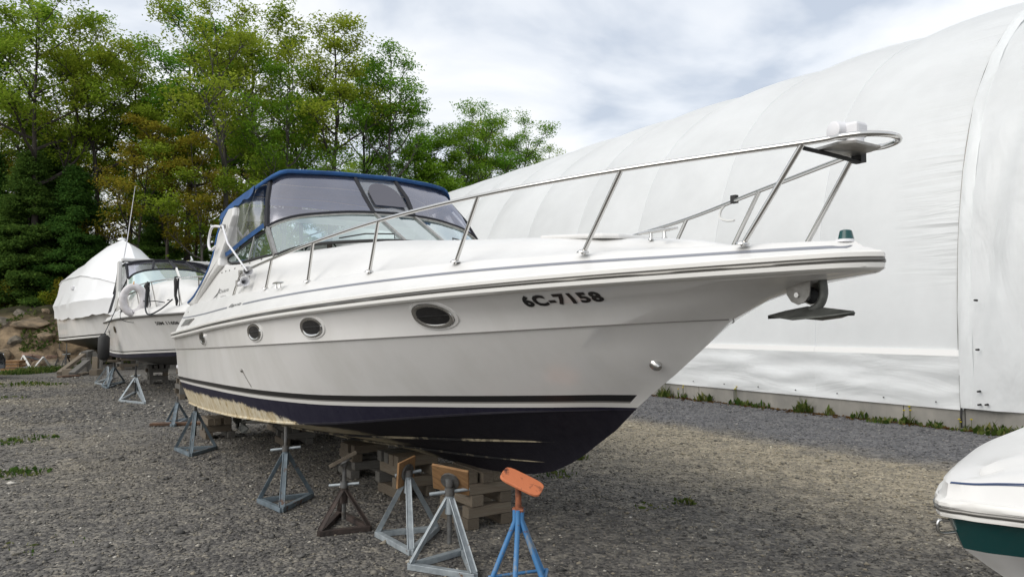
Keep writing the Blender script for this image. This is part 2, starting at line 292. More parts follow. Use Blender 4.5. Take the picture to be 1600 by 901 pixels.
def rock_material():
    m = mat('rock', (0.29, 0.215, 0.14), 0.95, var=(0.10, 0.08, 0.055), vscale=2.6, vdetail=12, bump=1.0, bscale=5)
    mat('rock_pink', (0.33, 0.215, 0.16), 0.95, var=(0.13, 0.09, 0.065), vscale=2.6, vdetail=12, bump=1.0, bscale=5)
    mat('rock_grey', (0.21, 0.18, 0.14), 0.95, var=(0.08, 0.07, 0.055), vscale=2.6, vdetail=12, bump=1.0, bscale=5)
rock_material()
def fabric_material(name, wr, direction, base=(0.90, 0.92, 0.925), trans=0.35):
    m = bpy.data.materials.new(name); m.use_nodes = True; nt = m.node_tree; b = nt.nodes['Principled BSDF']; b.inputs['Roughness'].default_value = 0.45
    tc = N(nt, 'ShaderNodeTexCoord'); mp = N(nt, 'ShaderNodeMapping'); mp.inputs['Scale'].default_value = direction; mp.inputs['Rotation'].default_value = (0, R(18), 0)
    nt.links.new(tc.outputs['Object'], mp.inputs[0])
    n = N(nt, 'ShaderNodeTexNoise', ins={'Scale': 1.0, 'Detail': 4.0, 'Roughness': 0.5, 'Distortion': 0.6}); nt.links.new(mp.outputs[0], n.inputs['Vector'])
    bp = N(nt, 'ShaderNodeBump', ins={'Strength': wr, 'Distance': 0.12}); nt.links.new(n.outputs[0], bp.inputs['Height'])
    n2 = N(nt, 'ShaderNodeTexNoise', ins={'Scale': 0.5, 'Detail': 9.0, 'Roughness': 0.65}); nt.links.new(tc.outputs['Object'], n2.inputs['Vector'])
    r = N(nt, 'ShaderNodeValToRGB'); nt.links.new(n2.outputs[0], r.inputs[0]); e = r.color_ramp.elements
    e[0].position = 0.3; e[0].color = (base[0] * 0.88, base[1] * 0.88, base[2] * 0.88, 1); e[1].position = 0.65; e[1].color = (*base, 1)
    nt.links.new(r.outputs[0], b.inputs['Base Color']); nt.links.new(bp.outputs[0], b.inputs['Normal'])
    t = N(nt, 'ShaderNodeBsdfTranslucent'); nt.links.new(r.outputs[0], t.inputs[0])
    ms = N(nt, 'ShaderNodeMixShader', ins={0: trans}); nt.links.new(b.outputs[0], ms.inputs[1]); nt.links.new(t.outputs[0], ms.inputs[2])
    nt.links.new(ms.outputs[0], nt.nodes['Material Output'].inputs[0]); MATS[name] = m
fabric_material('fabric', 0.12, (0.5, 0.5, 0.25))
fabric_material('fabric_loose', 0.5, (0.7, 0.7, 2.6))
fabric_material('fabric_flap', 1.0, (1.3, 1.3, 0.45))
def edge_wrinkles():
    fabric_material('fabric_edge', 0.12, (0.5, 0.5, 0.25)); m = MATS['fabric_edge']; nt = m.node_tree; b = nt.nodes['Principled BSDF']
    tc = N(nt, 'ShaderNodeTexCoord'); sp = N(nt, 'ShaderNodeSeparateXYZ'); nt.links.new(tc.outputs['Object'], sp.inputs[0])
    mp = N(nt, 'ShaderNodeMapping'); mp.inputs['Scale'].default_value = (0.55, 0.3, 7.0); mp.inputs['Rotation'].default_value = (0, R(-9), 0); nt.links.new(tc.outputs['Object'], mp.inputs[0])
    n = N(nt, 'ShaderNodeTexNoise', ins={'Scale': 1.0, 'Detail': 3.0, 'Distortion': 0.4}); nt.links.new(mp.outputs[0], n.inputs['Vector'])
    mk = N(nt, 'ShaderNodeMapRange', ins={1: 1.15, 2: 0.0}); nt.links.new(sp.outputs[0], mk.inputs[0])
    mz = N(nt, 'ShaderNodeMapRange', ins={1: 2.0, 2: 3.4}); nt.links.new(sp.outputs[2], mz.inputs[0])
    k = N(nt, 'ShaderNodeMath', operation='MULTIPLY'); nt.links.new(mk.outputs[0], k.inputs[0]); nt.links.new(mz.outputs[0], k.inputs[1])
    h = N(nt, 'ShaderNodeMath', operation='MULTIPLY'); nt.links.new(n.outputs[0], h.inputs[0]); nt.links.new(k.outputs[0], h.inputs[1])
    old = b.inputs['Normal'].links[0].from_socket
    bp = N(nt, 'ShaderNodeBump', ins={'Strength': 0.9, 'Distance': 0.10}); nt.links.new(h.outputs[0], bp.inputs['Height']); nt.links.new(old, bp.inputs['Normal']); nt.links.new(bp.outputs[0], b.inputs['Normal'])
edge_wrinkles()
mat('fabric_hem', (0.86, 0.86, 0.85), 0.45)
mat('seam', (0.68, 0.70, 0.71), 0.6)

# ------------------------------------------------------------------ object helpers
def tag(o, label=None, cat=None, group=None, kind=None):
    if label: o['label'] = label
    if cat: o['category'] = cat
    if group: o['group'] = group
    if kind: o['kind'] = kind
    return o
def empty(name, loc=(0, 0, 0), rz=0.0, label=None, cat=None, group=None):
    o = bpy.data.objects.new(name, None); COL.objects.link(o); o.location = loc; o.rotation_euler = (0, 0, rz); o.empty_display_size = 0.2
    return tag(o, label, cat, group)
class MB:
    def __init__(s): s.v = []; s.f = []
    def quadgrid(s, rows, closed=False, flip=False):
        """rows: list of equal-length point lists"""
        o = len(s.v); n = len(rows[0])
        for r in rows: s.v.extend([tuple(p) for p in r])
        for i in range(len(rows) - 1):
            for j in range(n if closed else n - 1):
                a = o + i * n + j; b = o + i * n + (j + 1) % n; c = o + (i + 1) * n + (j + 1) % n; d = o + (i + 1) * n + j
                s.f.append((a, d, c, b) if flip else (a, b, c, d))
        return s
    def poly(s, pts, flip=False):
        o = len(s.v); s.v.extend([tuple(p) for p in pts]); k = list(range(o, o + len(pts)))
        s.f.append(tuple(reversed(k)) if flip else tuple(k)); return s
    def box(s, c, d, M=None):
        o = len(s.v)
        for x in (-.5, .5):
            for y in (-.5, .5):
                for z in (-.5, .5):
                    p = Vector((x * d[0], y * d[1], z * d[2]))
                    if M is not None: p = M @ p
                    s.v.append(tuple(p + Vector(c)))
        for q in ((0, 1, 3, 2), (4, 6, 7, 5), (0, 4, 5, 1), (2, 3, 7, 6), (0, 2, 6, 4), (1, 5, 7, 3)): s.f.append(tuple(o + i for i in q))
        return s
    def bar(s, a, b, w_, h_, up=(0, 0, 1)):
        a, b = Vector(a), Vector(b); x = (b - a); L = x.length; x.normalize(); u = Vector(up)
        if abs(x.dot(u)) > 0.98: u = Vector((1, 0, 0))
        y = u.cross(x).normalized(); z = x.cross(y); M = Matrix((x, y, z)).transposed()
        return s.box((a + b) / 2, (L, w_, h_), M)
    def tube(s, path, r, n=8, cap=True, closed=False):
        P = [Vector(p) for p in path]; rr = r if isinstance(r, (list, tuple)) else [r] * len(P)
        rings = []; prev = None
        for i, p in enumerate(P):
            if closed: t = P[(i + 1) % len(P)] - P[i - 1]
            else: t = P[min(i + 1, len(P) - 1)] - P[max(i - 1, 0)]
            if t.length < 1e-9: t = Vector((0, 0, 1))
            t.normalize()
            if prev is None:
                u = Vector((0, 0, 1)) if abs(t.z) < 0.9 else Vector((1, 0, 0)); u = (u - t * u.dot(t)).normalized()
            else:
                u = prev - t * prev.dot(t)
                u = u.normalized() if u.length > 1e-6 else Vector((1, 0, 0))
            prev = u; v = t.cross(u)
            rings.append([p + (u * math.cos(2 * math.pi * k / n) + v * math.sin(2 * math.pi * k / n)) * rr[i] for k in range(n)])
        if closed: rings.append(rings[0])
        o = len(s.v); s.quadgrid(rings, closed=True)
        if cap and not closed:
            s.f.append(tuple(o + k for k in reversed(range(n)))); e_ = o + (len(P) - 1) * n; s.f.append(tuple(e_ + k for k in range(n)))
        return s
    def lathe(s, c, axis, prof, n=16, cap=True):
        """prof: (distance along axis, radius)"""
        ax = Vector(axis).normalized(); c = Vector(c)
        return s.tube([c + ax * a for a, _ in prof], [max(r_, 1e-4) for _, r_ in prof], n, cap) if False else s._lathe(c, ax, prof, n, cap)
    def _lathe(s, c, ax, prof, n, cap):
        u = Vector((0, 0, 1)) if abs(ax.z) < 0.9 else Vector((1, 0, 0)); u = (u - ax * u.dot(ax)).normalized(); v = ax.cross(u)
        rings = [[c + ax * a + (u * math.cos(2 * math.pi * k / n) + v * math.sin(2 * math.pi * k / n)) * max(r_, 1e-4) for k in range(n)] for a, r_ in prof]
        o = len(s.v); s.quadgrid(rings, closed=True)
        if cap:
            s.f.append(tuple(o + k for k in reversed(range(n)))); e_ = o + (len(prof) - 1) * n; s.f.append(tuple(e_ + k for k in range(n)))
        return s
    def extrude_poly(s, pts, vec):
        vec = Vector(vec); P = [Vector(p) for p in pts]; o = len(s.v); n = len(P)
        s.v.extend([tuple(p) for p in P] + [tuple(p + vec) for p in P])
        s.f.append(tuple(o + i for i in reversed(range(n)))); s.f.append(tuple(o + n + i for i in range(n)))
        for i in range(n): j = (i + 1) % n; s.f.append((o + i, o + j, o + n + j, o + n + i))
        return s
    def mesh(s, name, smooth=None):
        me = bpy.data.meshes.new(name); me.from_pydata(s.v, [], s.f); me.validate()
        bm = bmesh.new(); bm.from_mesh(me); bmesh.ops.remove_doubles(bm, verts=bm.verts, dist=1e-5); bmesh.ops.recalc_face_normals(bm, faces=bm.faces); bm.to_mesh(me); bm.free()
        if smooth is not None:
            me.polygons.foreach_set('use_smooth', [True] * len(me.polygons)); me.set_sharp_from_angle(angle=R(smooth))
        me.update(); return me
    def build(s, name, m, parent=None, smooth=None, bevel=0.0):
        me = s.mesh(name, smooth); o = bpy.data.objects.new(name, me); COL.objects.link(o)
        if m: me.materials.append(MATS[m] if isinstance(m, str) else m)
        if parent: o.parent = parent
        if bevel:
            b = o.modifiers.new('bevel', 'BEVEL'); b.width = bevel; b.segments = 2; b.limit_method = 'ANGLE'
        return o
def copy_tree(o, parent=None):
    c = o.copy(); COL.objects.link(c); c.parent = parent
    for ch in list(o.children): copy_tree(ch, c)
    return c
def pch(xs, ys):
    xs = np.array(xs, float); ys = np.array(ys, float); h = np.diff(xs); d = np.diff(ys) / h; m = np.zeros(len(xs))
    for i in range(1, len(xs) - 1):
        if d[i - 1] * d[i] > 0:
            w1 = 2 * h[i] + h[i - 1]; w2 = h[i] + 2 * h[i - 1]; m[i] = (w1 + w2) / (w1 / d[i - 1] + w2 / d[i])
    m[0] = d[0]; m[-1] = d[-1]
    def f(x):
        x = min(max(x, xs[0]), xs[-1]); i = min(max(int(np.searchsorted(xs, x)) - 1, 0), len(h) - 1); t = (x - xs[i]) / h[i]
        return float((2 * t**3 - 3 * t**2 + 1) * ys[i] + (t**3 - 2 * t * t + t) * h[i] * m[i] + (-2 * t**3 + 3 * t * t) * ys[i + 1] + (t**3 - t * t) * h[i] * m[i + 1])
    return f
def smoothpath(P, n=6):
    P = [Vector(p) for p in P]; out = []
    for i in range(len(P) - 1):
        a = P[max(i - 1, 0)]; b = P[i]; c = P[i + 1]; d = P[min(i + 2, len(P) - 1)]
        for k in range(n):
            t = k / n; out.append(0.5 * ((2 * b) + (c - a) * t + (2 * a - 5 * b + 4 * c - d) * t * t + (3 * b - a - 3 * c + d) * t**3))
    out.append(P[-1]); return out
def text_mesh(body, size=1.0, offset=0.0, shear=0.0, spacing=1.0, res=3):
    cu = bpy.data.curves.new('lettering', 'FONT'); cu.body = body; cu.size = size; cu.offset = offset; cu.shear = shear; cu.space_character = spacing; cu.resolution_u = res; cu.fill_mode = 'FRONT'
    ob = bpy.data.objects.new('lettering_tmp', cu); COL.objects.link(ob); dg = bpy.context.evaluated_depsgraph_get(); dg.update()
    me = bpy.data.meshes.new_from_object(ob.evaluated_get(dg)); bpy.data.objects.remove(ob); bpy.data.curves.remove(cu)
    bm = bmesh.new(); bm.from_mesh(me); bmesh.ops.triangulate(bm, faces=bm.faces); bmesh.ops.subdivide_edges(bm, edges=[e for e in bm.edges if e.calc_length() > size * 0.25], cuts=1); bm.to_mesh(me); bm.free()
    return me

# ================================================================== GROUND AND BANK
def bank_foot(x): return 29.0 + 0.16 * (x + 20) if x < -6 else 31.24 + 0.75 * (x + 6)
def terrain(x, y):
    d = y - bank_foot(x)
    if d <= -1: return 0.0
    n = mnoise.noise(Vector((x * 0.35, y * 0.35, 3.1))) * 0.5 + mnoise.noise(Vector((x * 0.9, y * 0.9, 1.7))) * 0.22
    t = min(max((d + 0.4) / 4.4, 0), 1); t = t * t * (3 - 2 * t)
    up = 2.35 * t + max(d - 4, 0) * 0.06
    return max(0.0, min(up, 9.0) + n * min(1, max(d + 0.3, 0) / 1.5) * (1.25 if d < 5 else 0.5))
def ground():
    xs = sorted(set([round(v, 3) for v in list(np.arange(-34, -4, 0.45)) + list(np.arange(-4, 12, 1.0)) + [-900, -500, -260, -150, -90, -60, -46, -39, 16, 22, 30, 42, 60, 90, 150, 260, 500, 900]]))
    ys = sorted(set([round(v, 3) for v in list(np.arange(0, 25, 1.0)) + list(np.arange(25, 37, 0.4)) + list(np.arange(37, 60, 1.6)) + [-900, -400, -150, -60, -25, -10, -4, 70, 90, 130, 200, 350, 600, 1000]]))
    b = MB(); b.quadgrid([[(x, y, terrain(x, y)) for x in xs] for y in ys])
    o = b.build('ground', 'gravel_ground', smooth=60); tag(o, 'grey and tan gravel yard with an earth bank along the wood', kind='structure')
ground()
def stones():
    """loose gravel lying on the yard"""
    n = 130000
    # sample positions: density falls with distance from the spot the yard is seen from
    k = 0; XS = []; 
    u = RNG.random((n * 3, 2)); d = 2.6 + 13.5 * u[:, 0]**1.25; a = (u[:, 1] - 0.5) * R(104)
    x = d * np.sin(a); y = d * np.cos(a)
    keep = (x * TENT_N.x + y * TENT_N.y) < TENT_D - 0.25
    x, y, d = x[keep][:n], y[keep][:n], d[keep][:n]; n = len(x)
    m2 = 45000; d2 = 14 + 13 * RNG.random(m2); a2 = R(-52) + R(60) * RNG.random(m2); x = np.concatenate([x, d2 * np.sin(a2)]); y = np.concatenate([y, d2 * np.cos(a2)]); d = np.concatenate([d, d2]); n = len(x)
    kk = ((x * TENT_N.x + y * TENT_N.y) < TENT_D - 0.25) & (y < 28.3); x, y, d = x[kk], y[kk], d[kk]; n = len(x)
    r = np.exp(RNG.normal(math.log(0.0064), 0.45, n)) * (0.75 + d * 0.05); r = np.clip(np.where(d > 14, r * 1.25, r), 0.004, 0.045)
    base = np.array([(1, 0, 0), (-1, 0, 0), (0, 1, 0), (0, -1, 0), (0, 0, 1), (0, 0, -1)], float)
    tri = np.array([(0, 2, 4), (2, 1, 4), (1, 3, 4), (3, 0, 4), (2, 0, 5), (1, 2, 5), (3, 1, 5), (0, 3, 5)])
    V = base[None] * (0.65 + 0.7 * RNG.random((n, 6, 1))); V = V + RNG.normal(0, 0.22, V.shape)
    V *= (np.array([1.25, 0.95, 0.55])[None, None] * r[:, None, None])
    th = RNG.random(n) * 6.283; c, s = np.cos(th)[:, None], np.sin(th)[:, None]
    X = V[:, :, 0] * c - V[:, :, 1] * s; Y = V[:, :, 0] * s + V[:, :, 1] * c
    P = np.stack([X + x[:, None], Y + y[:, None], V[:, :, 2] + (r * 0.22)[:, None]], -1).reshape(-1, 3)
    T = (tri[None] + (np.arange(n) * 6)[:, None, None]).reshape(-1, 3)
    me = bpy.data.meshes.new('loose_gravel'); me.vertices.add(len(P)); me.vertices.foreach_set('co', P.ravel().astype(np.float32))
    me.loops.add(len(T) * 3); me.loops.foreach_set('vertex_index', T.ravel().astype(np.int32)); me.polygons.add(len(T)); me.polygons.foreach_set('loop_start', np.arange(0, len(T) * 3, 3, dtype=np.int32))
    me.update(); me.validate(); me.materials.append(MATS['gravel_stone'])
    o = bpy.data.objects.new('loose_gravel', me); COL.objects.link(o); tag(o, 'loose grey and tan crushed stone covering the yard', 'gravel', kind='stuff')
stones()

# ================================================================== FABRIC STORAGE BUILDING
TD = Vector((-TENT_N.y, TENT_N.x))        # along the wall, away from the camera
TN3 = Vector((TENT_N.x, TENT_N.y, 0))
T0 = Vector((TENT_N.x * TENT_D, TENT_N.y * TENT_D, 0))   # foot of the perpendicular
def tent():
    # k measured along the wall from T0
    k0 = (gnd(1507, 671).xy - T0.xy).dot(TD)
    root = empty('fabric_building', T0 + Vector((TD.x, TD.y, 0)) * k0, math.atan2(TD.y, TD.x), 'large white fabric covered storage building with bulging ribs on a low concrete wall', 'building')
    # local: x along wall (away from camera +), y = -perp (inside is -y), z up
    prof = [(0.0, 0.34), (0.0, 1.22), (0.06, 2.2), (0.22, 3.3), (0.55, 4.5), (1.1, 5.6), (1.95, 6.6), (3.1, 7.45), (4.5, 8.1), (6.2, 8.65), (8.0, 9.0), (9.6, 9.12)]
    fz = pch([p[1] for p in prof][:9] , [p[0] for p in prof][:9])
    full = prof + [(19.2 - a, z) for a, z in reversed(prof[:-1])]
    # resample profile smoothly
    sp = smoothpath([Vector((0, -a, z)) for a, z in full], 3)
    norm = []
    for i, p in enumerate(sp):
        t = (sp[min(i + 1, len(sp) - 1)] - sp[max(i - 1, 0)]).normalized(); norm.append(Vector((0, t.z, -t.y)) if True else None)
    BAY = 2.55; NB = 16
    lower = [i for i, p in enumerate(sp) if p.z <= 1.221 and p.y > -2]
    i_split = lower[-1]
    for b in range(NB):
        x0 = b * BAY; rows = []; rowsl = []
        for q in range(9):
            t = q / 8; bul = 0.13 * math.sin(math.pi * t)**0.8
            row = []
            for i, p in enumerate(sp):
                k = min(1, max(0, (p.z - 1.3) / 2.5)) ; row.append(Vector((x0 + t * BAY, p.y, p.z)) + norm[i] * bul * k)
            rows.append(row[i_split:len(sp) - i_split])
        MBx = MB(); MBx.quadgrid(rows); MBx.build('fabric_panel', 'fabric_edge' if b == 0 else 'fabric', root, smooth=50)
        # seam cord between bays
        MB().tube([Vector((x0, p.y, p.z)) + norm[i] * 0.004 for i, p in enumerate(sp[i_split:len(sp) // 2 + 3], i_split)], 0.009, 5).build('seam', 'seam', root)
        # lower skirt panel, loosely hung
        rows = []
        for q in range(25):
            t = q / 24; row = []
            for j in range(13):
                z = 0.30 + (1.14 - 0.30) * j / 12; s_ = j / 12
                xa = (x0 + t * BAY); wv = mnoise.noise(Vector((xa * .75 + s_ * 1.7, s_ * 3.2 - xa * .35, 2.0))) * 0.085 + mnoise.noise(Vector((xa * 1.9 + s_ * 3.8, s_ * 5.0, 7.0))) * 0.03
                row.append((x0 + t * BAY, 0.035 + wv * math.sin(math.pi * min(1, s_ * 1.05))**0.5, z))
            rows.append(row)
        MB().quadgrid(rows).build('skirt_panel', 'fabric_loose', root, smooth=60)
        MB().box((x0 + BAY / 2, 0.02, 1.185), (BAY - 0.004, 0.03, 0.10)).build('hem', 'fabric_hem', root)
        for q in range(3):
            MB().lathe((x0 + 0.4 + q * 0.85, 0.05, 0.40), (0, 1, 0), [(0, 0.012), (0.015, 0.010)], 8).build('bolt', 'rubber', root)
    # near end: separate cover sheet with its own lacing edge
    NBn = 4; X1 = -0.03
    rows = []
    for q in range(110):
        t = q / 109; x = X1 - t * BAY * NBn; row = []
        for i, p in enumerate(sp[:len(sp) - 3]):
            z = p.z; fold = (mnoise.noise(Vector((x * 1.9 + z * .25, z * 0.35, 5.0))) * 0.20 + mnoise.noise(Vector((x * 4.6 + z * 1.1, z * 0.6, 9.0))) * 0.10) * min(1, 0.25 + t * 4)
            lift = 0.05 + 0.10 * min(1, t * 6)
            off = max(0, z - 1.0) * 0.012
            row.append(Vector((x + off, p.y, max(z, 0.30))) + norm[i] * (lift + fold * 1.5))
        rows.append(row)
    MB().quadgrid(rows).build('end_cover', 'fabric_flap', root, smooth=70)
    # laced edge strip
    rows = []
    for q in range(5):
        row = []
        for i, p in enumerate(sp[:len(sp) // 2]):
            wig = 0.02 * math.sin(i * 2.3) + 0.012 * math.sin(i * 5.1)
            row.append(Vector((0.03 - q * 0.05 + max(0, p.z - 1.0) * 0.012, p.y, max(p.z, 0.29))) + norm[i] * (0.06 + (0.02 if 0 < q < 4 else 0.0) + wig * (1 if 0 < q < 4 else 0.2) + .03 * mnoise.noise(Vector((q * .9, p.z * 3.1, p.y)))))
        rows.append(row)
    MB().quadgrid(rows).build('lacing_strip', 'fabric_flap', root, smooth=70)
    MB().tube([Vector((0.045 + max(0, p.z - 1.0) * 0.012, p.y, max(p.z, 0.29))) + norm[i] * 0.02 for i, p in enumerate(sp[:len(sp) // 2])], 0.014, 5).build('edge_cord', 'rail_insert', root)
    for z in (0.42, 0.43, 0.62, 1.25, 2.0): MB().lathe((-0.28 - 0.1 * (z == 0.43), 0.12, z), (0, 1, 0), [(0, 0.018), (0.08, 0.014)], 8).build('bolt', 'rubber', root)
    # end wall
    MB().poly([(X1 - BAY * NBn, p.y, max(p.z, 0.0)) for p in sp]).build('end_wall', 'fabric', root)
    MB().poly([(BAY * NB, p.y, max(p.z, 0.0)) for p in sp]).build('end_wall', 'fabric', root)
    # concrete foundation in cast lengths
    edges = [-10.2, -7.4, -4.6, -1.8, 0.0, 0.95, 2.9, 4.45, 5.4, 7.1, 8.9] + [8.9 + 1.9 * i for i in range(1, 18)]
    for a, c in zip(edges[:-1], edges[1:]):
        MB().box(((a + c) / 2, -0.12 + random.uniform(-0.004, 0.004), 0.12), (c - a - 0.012, 0.24, 0.46)).build('foundation_panel', 'concrete', root, bevel=0.006)
    MB().box((15, -19.2 + 0.12, 0.12), (52, 0.24, 0.46)).build('foundation_panel', 'concrete', root)
    MB().tube([(0.02, 0.06, 0.34), (0.02, 0.075, 0.2), (0.02, 0.08, 0.03)], 0.018, 6).build('downpipe', 'rubber', root)
    return k0, root
TENT_K0, TENT = tent()
def tent_base(k, out=0.0):
    p = T0.xy + TD * (TENT_K0 + k) - TENT_N * out; return Vector((p.x, p.y, 0))

# ================================================================== MAIN CRUISER
TH = R(32); UF = Vector((math.sin(TH), -math.cos(TH)))
K0 = gnd(740, 812).xy
BO = K0 - UF * 6.5
HEAD = math.atan2(UF.y, UF.x)
def L(s, b, z): return (s, -b, z)                   # starboard b -> local -y
SH = pch([-2, .38, 2, 3.5, 5, 6, 7, 8, 8.6, 9, 9.4, 9.7, 9.85, 9.97, 10.04, 10.07], [1.57, 1.6, 1.65, 1.65, 1.58, 1.47, 1.28, 1.02, .80, .62, .42, .27, .19, .115, .05, 0])
pz = lambda c: (lambda s: float(np.polyval(c, s - 5)))
RUBZ = pz([-0.00031, 0.00021, 0.0494, 1.66429]); KNZ = pz([0.0001, 0.00175, 0.03906, 1.42521]); BOOTZ = pch([-0.3, 3.521, 5.039, 5.908, 6.53, 7.038, 7.675, 8.106, 8.464, 8.63], [0.864, 0.986, 1.019, 1.044, 1.076, 1.109, 1.147, 1.174, 1.196, 1.2])
CHZ0 = pch([.4, .875, 3.28, 4.386, 5.156, 5.92, 6.31, 7.02, 7.58, 8.03, 8.5], [.488, .508, .625, .685, .727, .797, .847, .944, 1.017, 1.066, 1.105])
PINZ = pz([-0.00073, 0.00037, 0.03891, 1.83097])
KNB = pch([-2, .4, 2, 3.5, 5, 6, 7, 8, 8.6, 9, 9.24], [1.53, 1.555, 1.58, 1.58, 1.51, 1.38, 1.15, .80, .52, .27, 0])
BTB = pch([-2, .4, 2, 3.5, 4.5, 5.5, 6.5, 7.2, 8, 8.4, 8.63], [1.5, 1.52, 1.54, 1.51, 1.43, 1.27, 1.0, .76, .40, .18, 0])
CHB = pch([-2, .4, 2, 3.5, 4.5, 5.5, 6.5, 7.2, 8, 8.5], [1.33, 1.36, 1.41, 1.39, 1.31, 1.14, .88, .65, .31, 0])
KLZ = pch([.4, 2, 4, 5.5, 6.5, 7, 7.4], [.15, .235, .33, .40, .44, .475, .532])
NS = 72
GU = [1 - (1 - i / (NS - 1))**1.7 for i in range(NS)]
def lin(send, bf, zf): return [Vector((.4 + (send - .4) * g, bf(.4 + (send - .4) * g), zf(.4 + (send - .4) * g))) for g in GU]
def lerp_rows(A, B, f, end=None, p=8):
    out = [a.lerp(b, f) for a, b in zip(A, B)]
    if end:
        d = Vector((end[0], 0, end[1])) - out[-1]
        out = [o + d * g**p for o, g in zip(out, GU)]
    return out
HR = {}
HR['keel'] = lin(7.4, lambda s: 0, KLZ); HR['chine'] = lin(8.5, CHB, CHZ0)
bt = lin(8.63, BTB, BOOTZ); HR['boot'] = lerp_rows(bt, bt, 0, (8.63, 1.20))
HR['m1'] = lerp_rows(HR['keel'], HR['chine'], .15, (7.65, .595)); HR['strake2'] = lerp_rows(HR['keel'], HR['chine'], .32, (7.85, .68))
HR['m2'] = lerp_rows(HR['keel'], HR['chine'], .47, (8.0, .76)); HR['strake1'] = lerp_rows(HR['keel'], HR['chine'], .63, (8.15, .855)); HR['m3'] = lerp_rows(HR['keel'], HR['chine'], .81, (8.32, .96))
def bootoff(off):
    out = []
    for c, b in zip(HR['chine'], HR['boot']):
        fr = min(.93, off / max(b.z - c.z, .02)); out.append(b.lerp(c, fr))
    return out
HR['navy'] = bootoff(.084); HR['wht'] = bootoff(.054); HR['gry'] = bootoff(.043)
kn = lin(9.24, KNB, KNZ); HR['kn'] = lerp_rows(kn, kn, 0, (9.24, 1.635))
HR['s1'] = lerp_rows(HR['boot'], HR['kn'], .33, (8.83, 1.33)); HR['s2'] = lerp_rows(HR['boot'], HR['kn'], .67, (9.045, 1.483))
HR['kn2'] = [Vector((p.x, p.y + (.012 if p.y > .02 else .004 * (p.y > 0)), p.z + .004)) for p in HR['kn']]
HR['sh'] = lin(10.02, lambda s: max(0, SH(s * 1.0) - .015 * min(1, SH(s) / .3)), lambda s: RUBZ(s) - .025); HR['sh'][-1].y = 0
HR['k1'] = lerp_rows(HR['kn2'], HR['sh'], .30, (9.46, 1.737)); HR['k2'] = lerp_rows(HR['kn2'], HR['sh'], .58, (9.72, 1.806)); HR['k3'] = lerp_rows(HR['kn2'], HR['sh'], .84, (9.98, 1.832))
for r in ('k1', 'k2', 'k3'):                                    # concave flare and a pulpit that keeps some width
    f = {'k1': .30, 'k2': .58, 'k3': .84}[r]
    for i, p in enumerate(HR[r]):
        c = math.sin(math.pi * f) * .03 * min(1, max(0, (p.x - 5) / 3)); p.y = max(0, p.y - c * min(1, p.y / .3))
def mirror_strip(b, names, cut=None):
    for sgn in (1, -1):
        b.quadgrid([[L(p.x, sgn * p.y, p.z) for p in (HR[n] if cut is None else HR[n][:cut])] for n in names], flip=(sgn < 0))
def surf(rows, s, z=None, f=None):
    """starboard surface point b at (s, z) from a set of rows"""
    prof = []
    for r in rows:
        xs = [p.x for p in r]; prof.append((np.interp(s, xs, [p.z for p in r]), np.interp(s, xs, [p.y for p in r])))
    prof.sort(); return float(np.interp(z, [a for a, _ in prof], [b_ for _, b_ in prof]))
SIDE = [HR[k] for k in ('boot', 's1', 's2', 'kn', 'kn2', 'k1', 'k2', 'k3', 'sh')]
def frame_on(rows, s, z, out=0.0):
    b0 = surf(rows, s, z); ds = (surf(rows, s + .05, z) - surf(rows, s - .05, z)) / .1; dz = (surf(rows, s, z + .02) - surf(rows, s, z - .02)) / .04
    P = Vector(L(s, b0, z)); T = Vector((1, -ds, 0)).normalized(); U_ = Vector((0, -dz, 1)).normalized(); Nn = T.cross(U_).normalized()
    if Nn.y > 0: Nn = -Nn
    return P + Nn * out, T, U_, Nn
def wrap_text(name, body, rows, s0, z0, h, parent, m, offset=0.0, shear=0.0, slope=0.0, spacing=1.0, out=0.004, width=1.0, label=None, s_out=1):
    me = text_mesh(body, 1.0, offset, shear, spacing); cap = 0.73; xs_ = [v.co.x for v in me.vertices]; x0_, x1_ = min(xs_), max(xs_); stretch = width / ((x1_ - x0_) * h / cap)
    for v in me.vertices: v.co.x -= x0_
    for v in me.vertices:
        x, y = v.co.x * h / cap * stretch, v.co.y * h / cap; s = s0 + x; z = z0 + y + slope * x
        if s_out is not None:
            P, T, U_, Nn = frame_on(rows, s0 + x, z0 + slope * x); T = (T + Vector((0, 0, slope))).normalized(); Up = Nn.cross(T) if Nn.cross(T).z > 0 else T.cross(Nn); Q = P + Up * y; s, z = Q.x, Q.z
        P, T, U_, Nn = frame_on(rows, s, z, out); v.co = P
    me.materials.append(MATS[m]); o = bpy.data.objects.new(name, me); COL.objects.link(o); o.parent = parent
    if label: o['label'] = label
    return o
DK = {}
